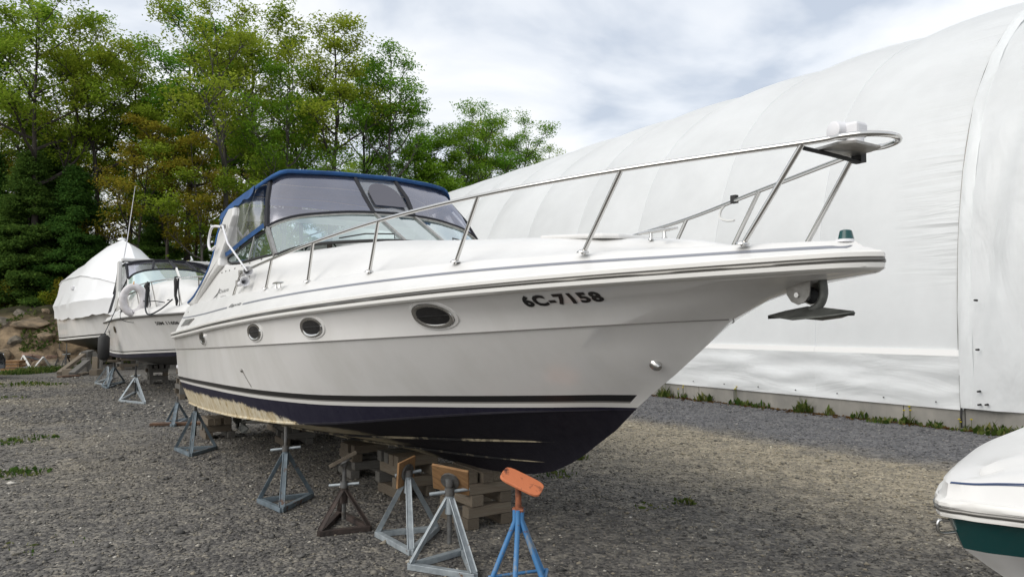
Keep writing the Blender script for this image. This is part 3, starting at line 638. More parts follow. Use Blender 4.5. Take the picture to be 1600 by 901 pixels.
def cruiser():
    root = empty('cabin_cruiser', (BO.x, BO.y, 0), HEAD, 'big white cabin cruiser with blue canopy on stands, numbered 6C-7158', 'boat')
    # --- hull
    b = MB(); mirror_strip(b, ['keel', 'm1', 'strake2', 'm2', 'strake1', 'm3', 'chine'])
    tr = ['keel', 'm1', 'strake2', 'm2', 'strake1', 'm3', 'chine']
    b.poly([L(HR[n][0].x, HR[n][0].y, HR[n][0].z) for n in reversed(tr)] + [L(HR[n][0].x, -HR[n][0].y, HR[n][0].z) for n in tr[1:]])
    b.build('hull_bottom', 'bottom_paint', root, smooth=12)
    b = MB(); mirror_strip(b, ['chine', 'navy']); b.build('hull_band', 'bottom_band', root, smooth=40) if 'bottom_band' in MATS else b.build('hull_band', 'navy', root, smooth=40)
    cut = NS - 4
    b = MB(); mirror_strip(b, ['navy', 'wht']); b.build('boot_stripe', 'stripe_white', root, smooth=40)['label'] = 'thin white waterline stripe'
    b = MB(); mirror_strip(b, ['wht', 'gry'], cut); b.build('boot_stripe', 'stripe_grey', root, smooth=40)['label'] = 'thin grey waterline stripe'
    b = MB(); mirror_strip(b, ['gry', 'boot'], cut); b.build('boot_stripe', 'black_paint', root, smooth=40)['label'] = 'black waterline stripe'
    b = MB(); 
    for sgn in (1, -1): b.quadgrid([[L(p.x, sgn * p.y, p.z) for p in HR[n][cut - 1:]] for n in ('wht', 'gry', 'boot')], flip=sgn < 0)
    mirror_strip(b, ['boot', 's1', 's2', 'kn', 'kn2', 'k1', 'k2', 'k3', 'sh'])
    tr = ['chine', 'navy', 'wht', 'gry', 'boot', 's1', 's2', 'kn', 'kn2', 'k1', 'k2', 'k3', 'sh']
    b.poly([L(HR[n][0].x, HR[n][0].y, HR[n][0].z) for n in reversed(tr)] + [L(HR[n][0].x, -HR[n][0].y, HR[n][0].z) for n in tr])
    b.build('hull_side', 'gelcoat', root, smooth=25)
    for sgn in (1, -1): MB().tube([L(p.x, sgn * (p.y + .010), p.z + .001) for p in HR['kn'][:-1]], .0028, 4).build('knuckle_shade_line', 'stripe_grey', root)  # thin dark tube paints the shade line along the knuckle crease
    # strakes: small ledges on the bottom, worn to cream along the edge
    for nm, a, c in (('strake1', .62, .66), ('strake2', .31, .34)):
        for sgn in (1, -1):
            rows = []
            for k, (f, dz) in enumerate(((a - .012, .0), (a + .012, -.022), (a + .02, -.006))):
                rr = lerp_rows(HR['keel'], HR['chine'], f, (HR[nm][-1].x - .02, HR[nm][-1].z))
                rows.append([L(p.x, sgn * p.y, p.z + dz * min(1, (1 - g) * 8)) for p, g in zip(rr, GU)])
            MB().quadgrid(rows, flip=sgn < 0).build('strake', 'strake_wear', root, smooth=20)
    # chine lip
    for sgn in (1, -1):
        rows = [[L(p.x, sgn * (p.y + dy * min(1, (1 - g) * 6)), p.z + dz) for p, g in zip(HR['chine'], GU)] for dy, dz in ((.0, .022), (.016, .008), (.012, -.004), (-.02, -.006))]
        MB().quadgrid(rows, flip=sgn < 0).build('chine_lip', 'bottom_paint', root, smooth=50)
    # --- rub rail: white flange with dark steel insert, one run round the bow
    def loop(off, dz, nose):
        star = [Vector((.4 + (nose - .4) * g, max(0, SH(.4 + (10.07 - .4) * g) + off * min(1, SH(.4 + 9.67 * g) / .12)), RUBZ(.4 + (10.07 - .4) * g) + dz)) for g in GU]
        star[-1].y = 0
        return [L(*p) for p in star] + [L(p.x, -p.y, p.z) for p in reversed(star[:-1])]
    prof = [(-.12, -.030, 9.908), (-.02, -.045, 9.993), (.018, -.042, 10.028), (.028, -.030, 10.046), (.028, -.012, 10.050), (.018, -.006, 10.040), (.018, .010, 10.040), (.030, .016, 10.050), (.030, .034, 10.050), (.018, .044, 10.036), (-.03, .048, 9.998)]
    MB().quadgrid([loop(a, c, n) for a, c, n in prof]).build('rub_rail', 'stripe_white', root, smooth=35)
    MB().tube(loop(.022, .002, 10.044), .0105, 6).build('rub_rail_insert', 'rail_insert', root, smooth=60)
    # --- deck
    Ez = pch([.4, 2.5, 3.93, 5.06, 6, 6.93, 7.83, 8.7, 9.5, 9.85, 10.0], [1.90, 1.92, 1.933, 1.944, 1.964, 1.991, 2.004, 2.004, 1.989, 1.975, 1.968])
    Cz = pch([.4, 1.05, 1.7, 2.2, 2.7, 3, 3.84, 4.5, 4.8, 5.2, 5.6, 6.4, 7.05, 7.54, 8.1, 8.7, 9.1, 9.3, 10], [1.94, 2.01, 2.13, 2.28, 2.345, 2.315, 2.28, 2.285, 2.285, 2.235, 2.2, 2.17, 2.14, 2.125, 2.095, 2.05, 2.015, 2.0, 1.975])
    Mz = pch([.4, 3.6, 4.0, 4.4, 4.8, 5.5, 6.54, 7.19, 7.97, 8.59, 9.06, 9.2, 9.4, 10], [1.55, 1.55, 1.7, 2.25, 2.38, 2.405, 2.315, 2.256, 2.19, 2.125, 2.062, 2.03, 2.0, 1.98])
    def row(send, off, zf, mode=None):
        out = []
        for g in GU:
            s = .4 + (send - .4) * g; S_ = SH(.4 + 9.67 * g); k = min(1, S_ / .5)
            o = off(s) if callable(off) else off
            out.append(Vector((s, max(0, S_ - o * k), zf(s))))
        out[-1].y = 0; return out
    coff = pch([.4, 2, 4.6, 5.4, 9, 10], [.22, .33, .36, .42, .42, .42])
    rows = [row(10.02, .0, lambda s: RUBZ(s) + .045), row(10.005, .03, lambda s: RUBZ(s) + .055), row(9.965, .12, PINZ), row(9.94, .185, lambda s: Ez(s) - .012), row(9.925, .205, Ez), row(9.92, .235, lambda s: Ez(s) + .002),
            row(9.91, lambda s: coff(s) - .04, lambda s: Ez(s) + (Cz(s) - Ez(s)) * .80), row(9.90, coff, Cz)]
    top = rows[-1]
    for fb, fz in ((.90, .30), (.72, .62), (.5, .84), (.25, .96), (0, 1)):
        rr = []
        for p in top:
            mz = Mz(p.x); z = p.z + (mz - p.z) * fz
            if p.x < 4.7: z = min(z, p.z - .02) if fb > .85 else (mz + (max(p.z - .03, mz) - mz) * (1 if fb > .85 else max(0, min(1, (p.x - 3.9) / .8)) * (1 - fz)))
            rr.append(Vector((p.x, p.y * fb, z)))
        rows.append(rr)
    DK['rows'] = rows; DK['Ez'] = Ez; DK['Cz'] = Cz
    b = MB()
    for sgn in (1, -1): b.quadgrid([[L(p.x, sgn * p.y, p.z) for p in r] for r in rows], flip=sgn < 0)
    b.poly([L(r[0].x, r[0].y, r[0].z) for r in rows] + [L(r[0].x, -r[0].y, r[0].z) for r in reversed(rows[:-1])])
    b.build('deck', 'gelcoat_deck', root, smooth=38)
    DS = rows[:8]; DK['DS'] = DS
    # pinstripe along the deck side, broken by the lettering
    def strip(s0, s1, z0, h, name, m):
        ss = np.linspace(s0, s1, 60); r0 = []; r1 = []
        for s in ss:
            for lst, dz in ((r0, -h / 2), (r1, h / 2)):
                z = PINZ(s) + dz + z0; bb = surf(DS, s, z) + .004; lst.append(L(s, bb, z))
        MB().quadgrid([r0, r1]).build(name, m, root, smooth=60)
    strip(.45, 4.02, .0, .016, 'pinstripe', 'stripe_line'); strip(4.62, 9.93, .0, .016, 'pinstripe', 'stripe_line')
    wrap_text('lettering', '6C-7158', SIDE, 8.425, 1.714, .082, root, 'lettering', offset=.050, slope=.055, spacing=1.14, width=.435, label='registration number 6C-7158 in bold black')
    wrap_text('lettering', 'Cruisers', DS, 2.88, 1.985, .046, root, 'lettering_grey', shear=.25, slope=.015, width=.54, out=.006, label='builder name in grey script')
    wrap_text('lettering', 'YACHTS', DS, 3.02, 1.93, .026, root, 'lettering_grey', slope=.015, width=.34, out=.006)
    wrap_text('lettering', 'Esprit', DS, 4.10, 1.792, .038, root, 'lettering_grey', offset=.02, shear=.4, slope=.03, width=.46, out=.006, label='model script set into the pinstripe')
    # swoosh before the builder name
    P = [frame_on(DS, s, z, .006)[0] for s, z in ((2.66, 1.90), (2.74, 1.95), (2.79, 2.0), (2.84, 2.05), (2.88, 2.04), (2.83, 2.0), (2.78, 1.96), (2.74, 1.92))]
    MB().poly(P).build('emblem', 'lettering_grey', root)
    # --- portholes
    for s, z in ((7.75, 1.670), (6.40, 1.596), (5.30, 1.553), (3.2, 1.476)):
        P, T, U_, Nn = frame_on(SIDE, s, z)
        slope = .05
        def ell(a, c, out, n=36): 
            pts = []
            for k in range(n):
                t = 2 * math.pi * k / n; x = a * math.copysign(abs(math.cos(t))**.92, math.cos(t)); y = c * math.copysign(abs(math.sin(t))**.92, math.sin(t)) + slope * x
                ss, zz = s + x, z + y
                Q, _, _, _ = frame_on(SIDE, ss, zz, 0); pts.append(Q + Nn * out)
            return pts
        port = MB().quadgrid([ell(.186, .088, .000), ell(.183, .085, .007), ell(.160, .074, .009)], closed=True).build('porthole', 'gelcoat', root, smooth=40)
        MB().quadgrid([ell(.158, .072, .004), ell(.154, .069, .017), ell(.143, .062, .018), ell(.128, .052, .010)], closed=True).build('frame', 'steel', port, smooth=50)
        MB().poly(ell(.134, .056, .010)).build('pane', 'dark_glass', port)
        MB().tube([Q for Q in ell(.128, .004, .013)[0:19]], .005, 4).build('hinge_bar', 'rubber', port)
    # thru-hulls, bow eye
    P, T, U_, Nn = frame_on(SIDE, 4.6, 1.184, 0); MB().lathe(P, Nn, [(0, .018), (.012, .018), (.02, .008)], 10).build('drain', 'steel_dull', root)
    P, T, U_, Nn = frame_on(SIDE, 8.80, 1.39, 0); MB().lathe(P, (Nn + T * .8), [(-.01, .034), (.02, .030), (.035, .018)], 14).build('bow_eye', 'steel', root, smooth=40)
    st = [(4.60, 1.180, .010), (4.64, 1.13, .006), (4.69, 1.07, .008), (4.72, 1.03, .007)]
    MB().quadgrid([[frame_on(SIDE, a + q * c, z, .0025)[0] for q in (-1, 1)] for a, z, c in st]).build('stain', 'strake_wear', root)
    # --- vent on the quarter
    P = [frame_on(DS, s, z, .012)[0] for s, z in ((.95, 1.600), (1.95, 1.618), (2.1, 1.700), (1.15, 1.690))]
    v = MB().extrude_poly(P, frame_on(DS, 1.5, 1.65)[3] * -.02).build('vent', 'stripe_grey', root)
    P = [frame_on(DS, s, z, .016)[0] for s, z in ((1.06, 1.612), (1.88, 1.626), (2.0, 1.69), (1.22, 1.682))]
    MB().poly(P).build('louvre', 'steel_dull', v)
    # --- swim platform
    pl = [(.39, 1.45), (-.05, 1.42), (-.32, 1.28), (-.42, .9), (-.45, 0)]
    pl = [(a, c) for a, c in pl] + [(a, -c) for a, c in reversed(pl[:-1])]
    MB().extrude_poly([L(a, c, 1.08) for a, c in pl], (0, 0, .07)).build('swim_platform', 'gelcoat_deck', root, bevel=.02)
    for q in (-1.2, 1.2): MB().bar(L(.38, q, .9), L(.05, q, 1.08), .05, .05).build('platform_bracket', 'white_plastic', root)
    MB().box(L(.37, 1.47, 1.02), (.08, .14, .05)).build('trim_cap', 'white_plastic', root, bevel=.012)
    MB().box(L(.37, 1.45, .93), (.06, .10, .05)).build('trim_cap', 'white_plastic', root, bevel=.012)
    # --- windshield
    def ws(f, side=1):
        """f 0..1 from starboard corner to centre: (base, top)"""
        bb = [(4.74, 1.22, 2.285), (4.86, 1.10, 2.34), (5.02, .92, 2.385), (5.26, .58, 2.41), (5.42, .36, 2.415), (5.52, .215, 2.41)]
        tt = [(4.40, 1.22, 2.585), (4.44, 1.12, 2.645), (4.54, .93, 2.705), (4.68, .60, 2.745), (4.75, .38, 2.758), (4.78, .225, 2.762)]
        return bb, tt
    bb, tt = ws(0)
    for sgn, nm in ((1, ''), (-1, '')):
        B_ = smoothpath([L(a, sgn * c, z) for a, c, z in bb], 5); T_ = smoothpath([L(a, sgn * c, z) for a, c, z in tt], 5)
        pane = MB().quadgrid([B_, [p.lerp(q, .5) for p, q in zip(B_, T_)], T_]).build('windshield', 'glass', root, smooth=80)
        MB().tube(B_, .016, 6).build('frame', 'rubber', pane); MB().tube(T_, .014, 6).build('frame', 'steel_dull', pane)
        MB().bar(B_[0], T_[0], .05, .035, (0, 1, 0)).build('pillar', 'steel_dull', pane); MB().bar(B_[-1], T_[-1], .035, .03, (0, 1, 0)).build('pillar', 'steel_dull', pane)
        # side window
        sw = [(2.60, 2.425), (2.72, 2.375), (2.98, 2.338), (3.4, 2.312), (3.84, 2.30), (4.3, 2.30), (4.70, 2.30), (4.42, 2.585), (4.27, 2.575), (3.9, 2.55), (3.5, 2.51), (3.0, 2.455)]
        bo = lambda s, z: 1.30 + (2.3 - z) * .25 - max(0, s - 4.0) * .10
        pts = [L(s, sgn * bo(s, z), z) for s, z in sw]
        sp_ = MB().poly(pts).build('side_window', 'glass', root)
        MB().tube(pts, .013, 6, closed=True).build('frame', 'rubber', sp_)
        MB().bar(L(3.95, sgn * bo(3.95, 2.3), 2.3), L(3.93, sgn * bo(3.93, 2.54), 2.55), .012, .02).build('mullion', 'steel_dull', sp_)
    cb = [L(5.52, .205, 2.41), L(5.55, 0, 2.41), L(5.52, -.205, 2.41)]; ct = [L(4.78, .215, 2.762), L(4.80, 0, 2.766), L(4.78, -.215, 2.762)]
    cp = MB().quadgrid([cb, ct]).build('windshield', 'glass', root); MB().tube(ct, .014, 6).build('frame', 'steel_dull', cp); MB().tube(cb, .014, 6).build('frame', 'rubber', cp)
    # wipers
    for a, c in (((5.46, .30), (5.10, .72)), ((5.46, -.32), (5.2, -.6))):
        MB().tube([L(a[0] + .03, a[1], 2.43), L(a[0] + .02, a[1], 2.475), L((a[0] + c[0]) / 2, (a[1] + c[1]) / 2, 2.485), L(c[0] + .03, c[1], 2.445)], .007, 5).build('wiper', 'rubber', root)
    # --- interior glimpsed through the glass
    dash = MB().extrude_poly([L(4.35, 1.05, 2.20), L(4.72, 1.05, 2.36), L(4.78, 1.05, 2.20)], (0, 2.1, 0)).build('dashboard', 'gelcoat_deck', root, bevel=.02)
    for q in (.62, -.62):
        MB().box(L(3.35, q, 2.05), (.5, .55, .12)).build('seat', 'upholstery', root, bevel=.04); MB().box(L(3.08, q, 2.22), (.14, .55, .40)).build('seat_back', 'upholstery', root, bevel=.05)
    MB().lathe(L(4.22, .62, 2.38), (-.8, 0, .6), [(-.012, .17), (0, .185), (.012, .17)], 20, cap=False).build('steering_wheel', 'rubber', root)
    # --- canopy
    def can(s, b):
        f = min(1, abs(b) / 1.19); z = 3.325 - .035 * f**2 - .15 * max(0, (f - .80) / .20)**1.5
        if s < 2.6: z -= (2.6 - s)**2 * .05
        return z + .016 * math.sin(s * 4.1) * (1 - f) + .018 * mnoise.noise(Vector((s * 2.3, b * 2.0, 1.0)))
    fr = pch([-1.2, -1.0, -.6, 0, .6, 1.0, 1.2], [3.70, 3.95, 4.12, 4.20, 4.12, 3.95, 3.70])
    bs = [-1.20 + 2.40 * i / 36 for i in range(37)]
    rows = []
    for q in range(25):
        t = q / 24; rows.append([L(1.70 + (fr(b_) - 1.70) * t, b_, can(1.70 + (fr(b_) - 1.70) * t, b_)) for b_ in bs])
    rows.append([L(fr(b_) + .03, b_ * 1.005, can(fr(b_), b_) - .012) for b_ in bs]); rows.append([L(fr(b_) + .035, b_ * 1.005, can(fr(b_), b_) - .050) for b_ in bs])
    cn = MB().quadgrid(rows).build('canopy', 'blue_canvas', root, smooth=50)
    md = cn.modifiers.new('thick', 'SOLIDIFY'); md.thickness = .008
    for sgn in (1, -1):
        r0 = [L(1.70 + (3.70 - 1.70) * i / 20, sgn * 1.205, can(1.7 + 2 * i / 20, 1.2) + .01) for i in range(21)]
        r1 = [L(1.70 + (3.72 - 1.70) * i / 20, sgn * 1.225, can(1.7 + 2 * i / 20, 1.2) - .07 - .035 * abs(math.sin(i * .62))) for i in range(21)]
        MB().quadgrid([r0, r1]).build('valance', 'blue_canvas', cn, smooth=60)
    # enclosure panels: front three and two sides
    ft = lambda b_: Vector(L(fr(b_) - .01, b_ * .97, can(fr(b_), b_) - .040))
    TT = lambda sgn: smoothpath([L(a - .02, sgn * c, z + .012) for a, c, z in tt], 5)
    for sgn in (1, -1):
        bot = TT(sgn); n = len(bot); topp = [ft(sgn * (1.10 + (.245 - 1.10) * i / (n - 1))) for i in range(n)]
        mid = [p.lerp(q, .5) + Vector((.03, -sgn * .02, .0)) for p, q in zip(bot, topp)]
        en = MB().quadgrid([bot, mid, topp]).build('enclosure_panel', 'vinyl', root, smooth=80)
        MB().tube([p + Vector((.012, 0, .004)) for p in bot], .020, 6).build('hem', 'black_canvas', en)
        MB().tube([bot[0], mid[0], topp[0]], .030, 6).build('zip_strip', 'black_canvas', en); MB().tube([bot[-1], mid[-1], topp[-1]], .022, 6).build('zip_strip', 'black_canvas', en)
        # side
        A = [(3.76, 1.12, 3.10), (3.2, 1.19, 3.09), (2.6, 1.21, 3.06), (2.22, 1.22, 3.0)]; C_ = [(4.36, 1.24, 2.60), (3.6, 1.27, 2.53), (2.9, 1.30, 2.455), (2.50, 1.30, 2.44)]
        A = smoothpath([L(a, sgn * c, z) for a, c, z in A], 6); C_ = smoothpath([L(a, sgn * c, z) for a, c, z in C_], 6)
        M_ = [p.lerp(q, .5) + Vector((0, .02 * math.sin(i * 1.3) * sgn, 0)) for i, (p, q) in enumerate(zip(A, C_))]
        sd_ = MB().quadgrid([A, M_, C_]).build('enclosure_panel', 'vinyl_clear', root, smooth=80)
        MB().quadgrid([C_, [p + Vector((0, -sgn * .012, .045)) for p in C_]]).build('hem', 'blue_canvas', sd_); MB().tube([A[-1], M_[-1], C_[-1]], .028, 6).build('hem', 'blue_canvas', sd_)
    bot = [Vector(p) for p in ct]; topp = [ft(.235), ft(0), ft(-.235)]
    bot = [p + Vector((-.02, 0, .014)) for p in bot]
    en = MB().quadgrid([bot, topp]).build('enclosure_panel', 'vinyl_clear', root); MB().tube([p + Vector((.012, 0, .004)) for p in bot], .02, 6).build('hem', 'black_canvas', en)
    # roll-up mesh window in the centre panel
    c0 = bot[1].lerp(topp[1], .5); ux = (bot[0] - bot[2]).normalized(); uy = (topp[1] - bot[1]).normalized(); nn = ux.cross(uy)
    if nn.x < 0: nn = -nn
    ms = [(-.98, -.80), (-.92, -.88), (.92, -.88), (.98, -.80)] + [(.98 * math.cos(t), -.05 + .98 * math.sin(t)) for t in np.linspace(0, math.pi, 15)]
    MB().poly([c0 + ux * x * .185 + uy * y * .27 + nn * .012 for x, y in ms]).build('mesh_window', 'mesh_screen', en)
    # bows of the canopy frame
    for s, h in ((2.3, 0), (3.2, 0)):
        pts = [L(3.0, 1.27, 2.35)] + [L(s, 1.14, 3.02)] + [L(s, b_, can(s, b_) - .03) for b_ in (1.0, .5, 0, -.5, -1.0)] + [L(s, -1.14, 3.02), L(3.0, -1.27, 2.35)]
        MB().tube(smoothpath(pts, 4), .011, 6).build('canopy_bow', 'steel', root, smooth=60)
    # --- radar arch
    leg = [(.45, 1.93), (1.05, 2.02), (1.7, 2.17), (2.02, 2.33), (2.14, 2.5), (2.10, 2.78), (2.26, 2.98), (2.45, 3.06), (2.80, 3.03), (2.86, 2.92), (2.78, 2.80), (2.74, 2.60), (2.62, 2.42), (2.70, 2.33), (2.2, 2.2), (1.0, 1.9)]
    for sgn in (1, -1):
        bo = lambda s, z: sgn * (1.42 - max(0, z - 2.2) * .20)
        b = MB(); P0 = [Vector(L(s, bo(s, z), z)) for s, z in leg]; P1 = [Vector(L(s, bo(s, z) - sgn * (.16 if z < 2.9 else .12), z)) for s, z in leg]
        n = len(leg); b.poly(P0); b.poly(P1, flip=True)
        for i in range(n): j = (i + 1) % n; b.poly([P0[i], P1[i], P1[j], P0[j]])
        b.build('arch_leg', 'gelcoat_deck', root, bevel=.022)
    pr = [(2.28, 2.98), (2.45, 3.06), (2.80, 3.03), (2.84, 2.93), (2.6, 2.90), (2.35, 2.92)]
    MB().quadgrid([[L(s, b_, z + .05 * (1 - (b_ / 1.2)**2)) for s, z in pr] for b_ in np.linspace(-1.22, 1.22, 13)], closed=True).build('arch_beam', 'gelcoat_deck', root, smooth=40)
    # aft curtain (navy outside, blue at its foot)
    for sgn in (1, -1):
        F_ = [(2.16, 2.96), (2.05, 2.78), (2.10, 2.5), (1.98, 2.34), (1.66, 2.18), (1.0, 2.03), (.42, 1.95)]; A_ = [(1.95, 2.98), (1.80, 2.78), (1.72, 2.5), (1.5, 2.28), (1.1, 2.1), (.55, 1.98), (.18, 1.90)]
        bo = lambda z: sgn * (1.40 - max(0, z - 2.2) * .20)
        MB().quadgrid([smoothpath([L(s, bo(z), z) for s, z in F_], 4), smoothpath([L(s, bo(z) - sgn * .05, z) for s, z in A_], 4)]).build('aft_curtain', 'navy_canvas', root, smooth=60)
        MB().tube(smoothpath([L(s, bo(z) + sgn * .006, z) for s, z in F_], 4), .022, 6).build('curtain_hem', 'blue_canvas', root)
    # grab handle and folded aerial on the arch
    MB().tube(smoothpath([L(2.50, 1.33, 2.82), L(2.30, 1.40, 2.84), L(2.20, 1.42, 2.74), L(2.22, 1.43, 2.62), L(2.34, 1.42, 2.55), L(2.50, 1.39, 2.58)], 5), .016, 8).build('grab_handle', 'white_plastic', root, smooth=60)
    MB().tube([L(2.74, 1.36, 2.80), L(3.6, 1.45, 2.50), L(4.55, 1.44, 2.14)], [.014, .012, .008], 8).build('aerial', 'white_plastic', root, smooth=60)
    MB().lathe(L(2.70, 1.32, 2.80), (0, -1, 0), [(0, .03), (.05, .03), (.06, .015)], 10).build('aerial_mount', 'steel_dull', root)
    # --- bow rail
    half = [L(3.93, 1.44, 1.925), L(4.02, 1.44, 1.99), L(4.2, 1.43, 2.115), L(4.30, 1.425, 2.145), L(5.2, 1.36, 2.205), L(6.13, 1.262, 2.268), L(7.08, 1.085, 2.335), L(8.1, .86, 2.372), L(9.0, .53, 2.397), L(9.81, .19, 2.402), L(9.98, .155, 2.40), L(10.07, .10, 2.398), L(10.105, 0, 2.397)]
    full = [Vector(p) for p in half] + [Vector((p[0], -p[1], p[2])) for p in reversed(half[:-1])]
    MB().tube(smoothpath(full, 6), .0135, 8).build('bow_rail', 'steel', root, smooth=60)
    for s0, b0, z0, tpx in ((5.06, 1.376, 1.944, 5.2), (6.01, 1.265, 1.962, 6.13), (6.93, 1.09, 1.988, 7.08), (7.83, .87, 2.0, 8.1), (8.71, .555, 2.0, 9.0), (9.50, .225, 1.987, 9.81)):
        tp = next(Vector(p) for p in half if abs(p[0] - tpx) < .01)
        for sgn in (1, -1):
            t2 = Vector((tp.x, tp.y * sgn, tp.z)); st = MB().tube([L(s0, b0 * sgn, z0 - .01), t2], .0125, 8).build('stanchion', 'steel', root, smooth=60)
            MB().lathe(L(s0, b0 * sgn, z0 - .004), (0, 0, 1), [(0, .034), (.008, .032), (.018, .017)], 12).build('foot', 'steel', st, smooth=40)
    # spotlight plate and spotlight
    MB().extrude_poly([L(9.80, .10, 2.380), L(9.93, .12, 2.380), L(9.99, .08, 2.380), L(9.99, -.10, 2.380), L(9.93, -.13, 2.380), L(9.82, -.15, 2.380)], (0, 0, .012)).build('rail_plate', 'steel_dull', root)
    MB().tube([L(9.80, .17, 2.385), L(9.84, .05, 2.366), L(9.86, -.15, 2.35)], .010, 5).build('cable', 'rubber', root)
    MB().box(L(9.85, -.16, 2.375), (.05, .04, .05)).build('clamp', 'rubber', root)
    sl = MB().box(L(9.935, .0, 2.455), (.075, .085, .068)).build('spotlight', 'white_plastic', root, bevel=.014)
    MB().lathe(L(9.885, .035, 2.46), (-.25, -.97, 0), [(-.06, .034), (-.056, .040), (.036, .040), (.04, .034)], 20).build('lamp_head', 'white_plastic', sl, smooth=40)
    MB().lathe(L(9.935, 0, 2.40), (0, 0, 1), [(-.012, .036), (.025, .036)], 14).build('swivel_base', 'white_plastic', sl, smooth=40)
    # a white tie and black clamp on the port rail
    MB().tube(smoothpath([L(8.62, -.68, 2.388), L(8.56, -.70, 2.36), L(8.55, -.70, 2.31), L(8.62, -.68, 2.28), L(8.70, -.66, 2.27)], 4), .008, 5).build('tie', 'white_rope', root)
    MB().box(L(8.72, -.64, 2.40), (.04, .03, .05)).build('clamp', 'rubber', root)
    # --- nose light, cleats, hatch
    MB().lathe(L(9.88, .01, 1.970), (0, 0, 1), [(0, .042), (.012, .040)], 14).build('light_base', 'white_plastic', root, smooth=40)
    nl = MB().lathe(L(9.885, .008, 1.980), (0, 0, 1), [(0, .034), (.04, .025), (.044, .018)], 14).build('bow_light', 'green_lens', root, smooth=40); nl['label'] = 'green starboard navigation light'
    def cleat(c, d, ln, name='cleat'):
        c = Vector(c); d = Vector(d).normalized(); b = MB(); b.tube([c - d * ln, c - d * ln * .6 + Vector((0, 0, .002)), c + d * ln * .6, c + d * ln], [.006, .010, .010, .006], 8)
        for q in (-.35, .35): b.tube([c + d * ln * q - Vector((0, 0, .045)), c + d * ln * q - Vector((0, 0, .03)), c + d * ln * q], [.016, .009, .009], 8)
        b.build(name, 'steel', root, smooth=50)
    cleat(L(8.87, .16, 2.125), (1, 0, 0), .15)
    P, T, U_, Nn = frame_on(DS, 5.5, 1.925, .03); cleat(P + Vector((0, 0, .03)), T, .13)
    cleat(L(.9, 1.38, 2.03), (1, 0, 0), .1)
    hat = [(7.95, .32), (8.55, .30), (8.62, .22), (8.62, -.22), (8.55, -.30), (7.95, -.32)]
    h = MB().extrude_poly([L(s, b_, 2.160 - (s - 7.95) * .082) for s, b_ in hat], (0, 0, .03)).build('deck_hatch', 'gelcoat_deck', root, bevel=.012)
    # --- horns on the coaming
    hr = None
    for dz, q in ((.055, 0), (-.05, .02)):
        P, T, U_, Nn = frame_on(DS, 4.28 + q, 2.07 + dz, .07)
        h_ = MB().lathe(P, T + Nn * .10, [(-.16, .022), (-.14, .030), (-.12, .014), (-.02, .013), (.06, .020), (.12, .034), (.15, .050), (.152, .046), (.12, .03), (.06, .015)], 18, cap=False).build('horn', 'white_plastic', root, smooth=50)
        MB().lathe(P - T * .16, (0, 0, 1), [(-.03, .026), (.03, .026)], 10).build('diaphragm', 'steel_dull', h_)
        MB().bar(P - T * .08, P - T * .08 - Nn * .08, .03, .03).build('bracket', 'steel_dull', h_)
    # snaps along the coaming
    for i, (s, z) in enumerate(((2.75, 2.24), (2.95, 2.245), (3.15, 2.24), (3.4, 2.245), (3.7, 2.255), (4.0, 2.262), (4.4, 2.27), (.9, 1.80))):
        P, T, U_, Nn = frame_on(DS, s, z, .002); MB().lathe(P, Nn, [(0, .010), (.008, .007)], 8).build('snap', 'steel_dull', root)
    # --- anchor roller and plough anchor
    for q in (.045, -.045):
        pts = [(9.60, 1.80), (9.735, 1.82), (9.725, 1.74), (9.70, 1.712), (9.665, 1.70), (9.63, 1.715), (9.605, 1.75)]
        MB().extrude_poly([L(s, q - .004, z) for s, z in pts], (0, -.008, 0)).build('roller_cheek', 'steel_dull', root)
    MB().lathe(L(9.665, .06, 1.745), (0, 1, 0), [(0, .012), (.12, .012)], 10).build('roller_pin', 'steel', root)
    MB().lathe(L(9.675, .035, 1.745), (0, 1, 0), [(0, .04), (.035, .026), (.07, .04)], 16).build('roller', 'rubber', root, smooth=40)
    an = MB().tube(smoothpath([L(9.76, 0, 1.81), L(9.765, 0, 1.75), L(9.745, 0, 1.70), L(9.70, 0, 1.675)], 4), .02, 8).build('anchor_shank', 'anchor_iron', root, smooth=50)
    b = MB()
    rid = [L(9.46, 0, 1.655), L(9.56, 0, 1.676), L(9.68, 0, 1.694), L(9.77, 0, 1.686), L(9.91, .0, 1.668)]
    for sgn in (1, -1):
        ed = [L(9.46, 0, 1.655), L(9.56, sgn * .060, 1.647), L(9.68, sgn * .11, 1.634), L(9.80, sgn * .08, 1.645), L(9.91, sgn * .006, 1.664)]
        mid = [Vector(a).lerp(Vector(c), .55) + Vector((0, 0, -.012)) for a, c in zip(rid, ed)]
        b.quadgrid([rid, mid, ed], flip=sgn < 0)
    a2 = b.build('anchor_plough', 'anchor_iron', root, smooth=30); md = a2.modifiers.new('thick', 'SOLIDIFY'); md.thickness = .006
    # --- running gear under the stern
    for q in (.72, -.72):
        z0 = .30; hub = Vector(L(1.0, q, .235))
        MB().tube([L(2.6, q, .42), hub], .018, 8).build('shaft', 'steel_dull', root)
        MB().extrude_poly([L(1.25, q + .01, .42), L(1.12, q + .01, .42), L(1.08, q + .01, .26), L(1.16, q + .01, .24)], (0, .02, 0)).build('shaft_strut', 'anchor_iron', root)
        pr_ = MB().lathe(hub + Vector((-.06, 0, -.005)), (1, 0, .06), [(-.03, .012), (-.02, .03), (.08, .036), (.10, .03)], 12).build('propeller', 'anchor_iron', root, smooth=40)
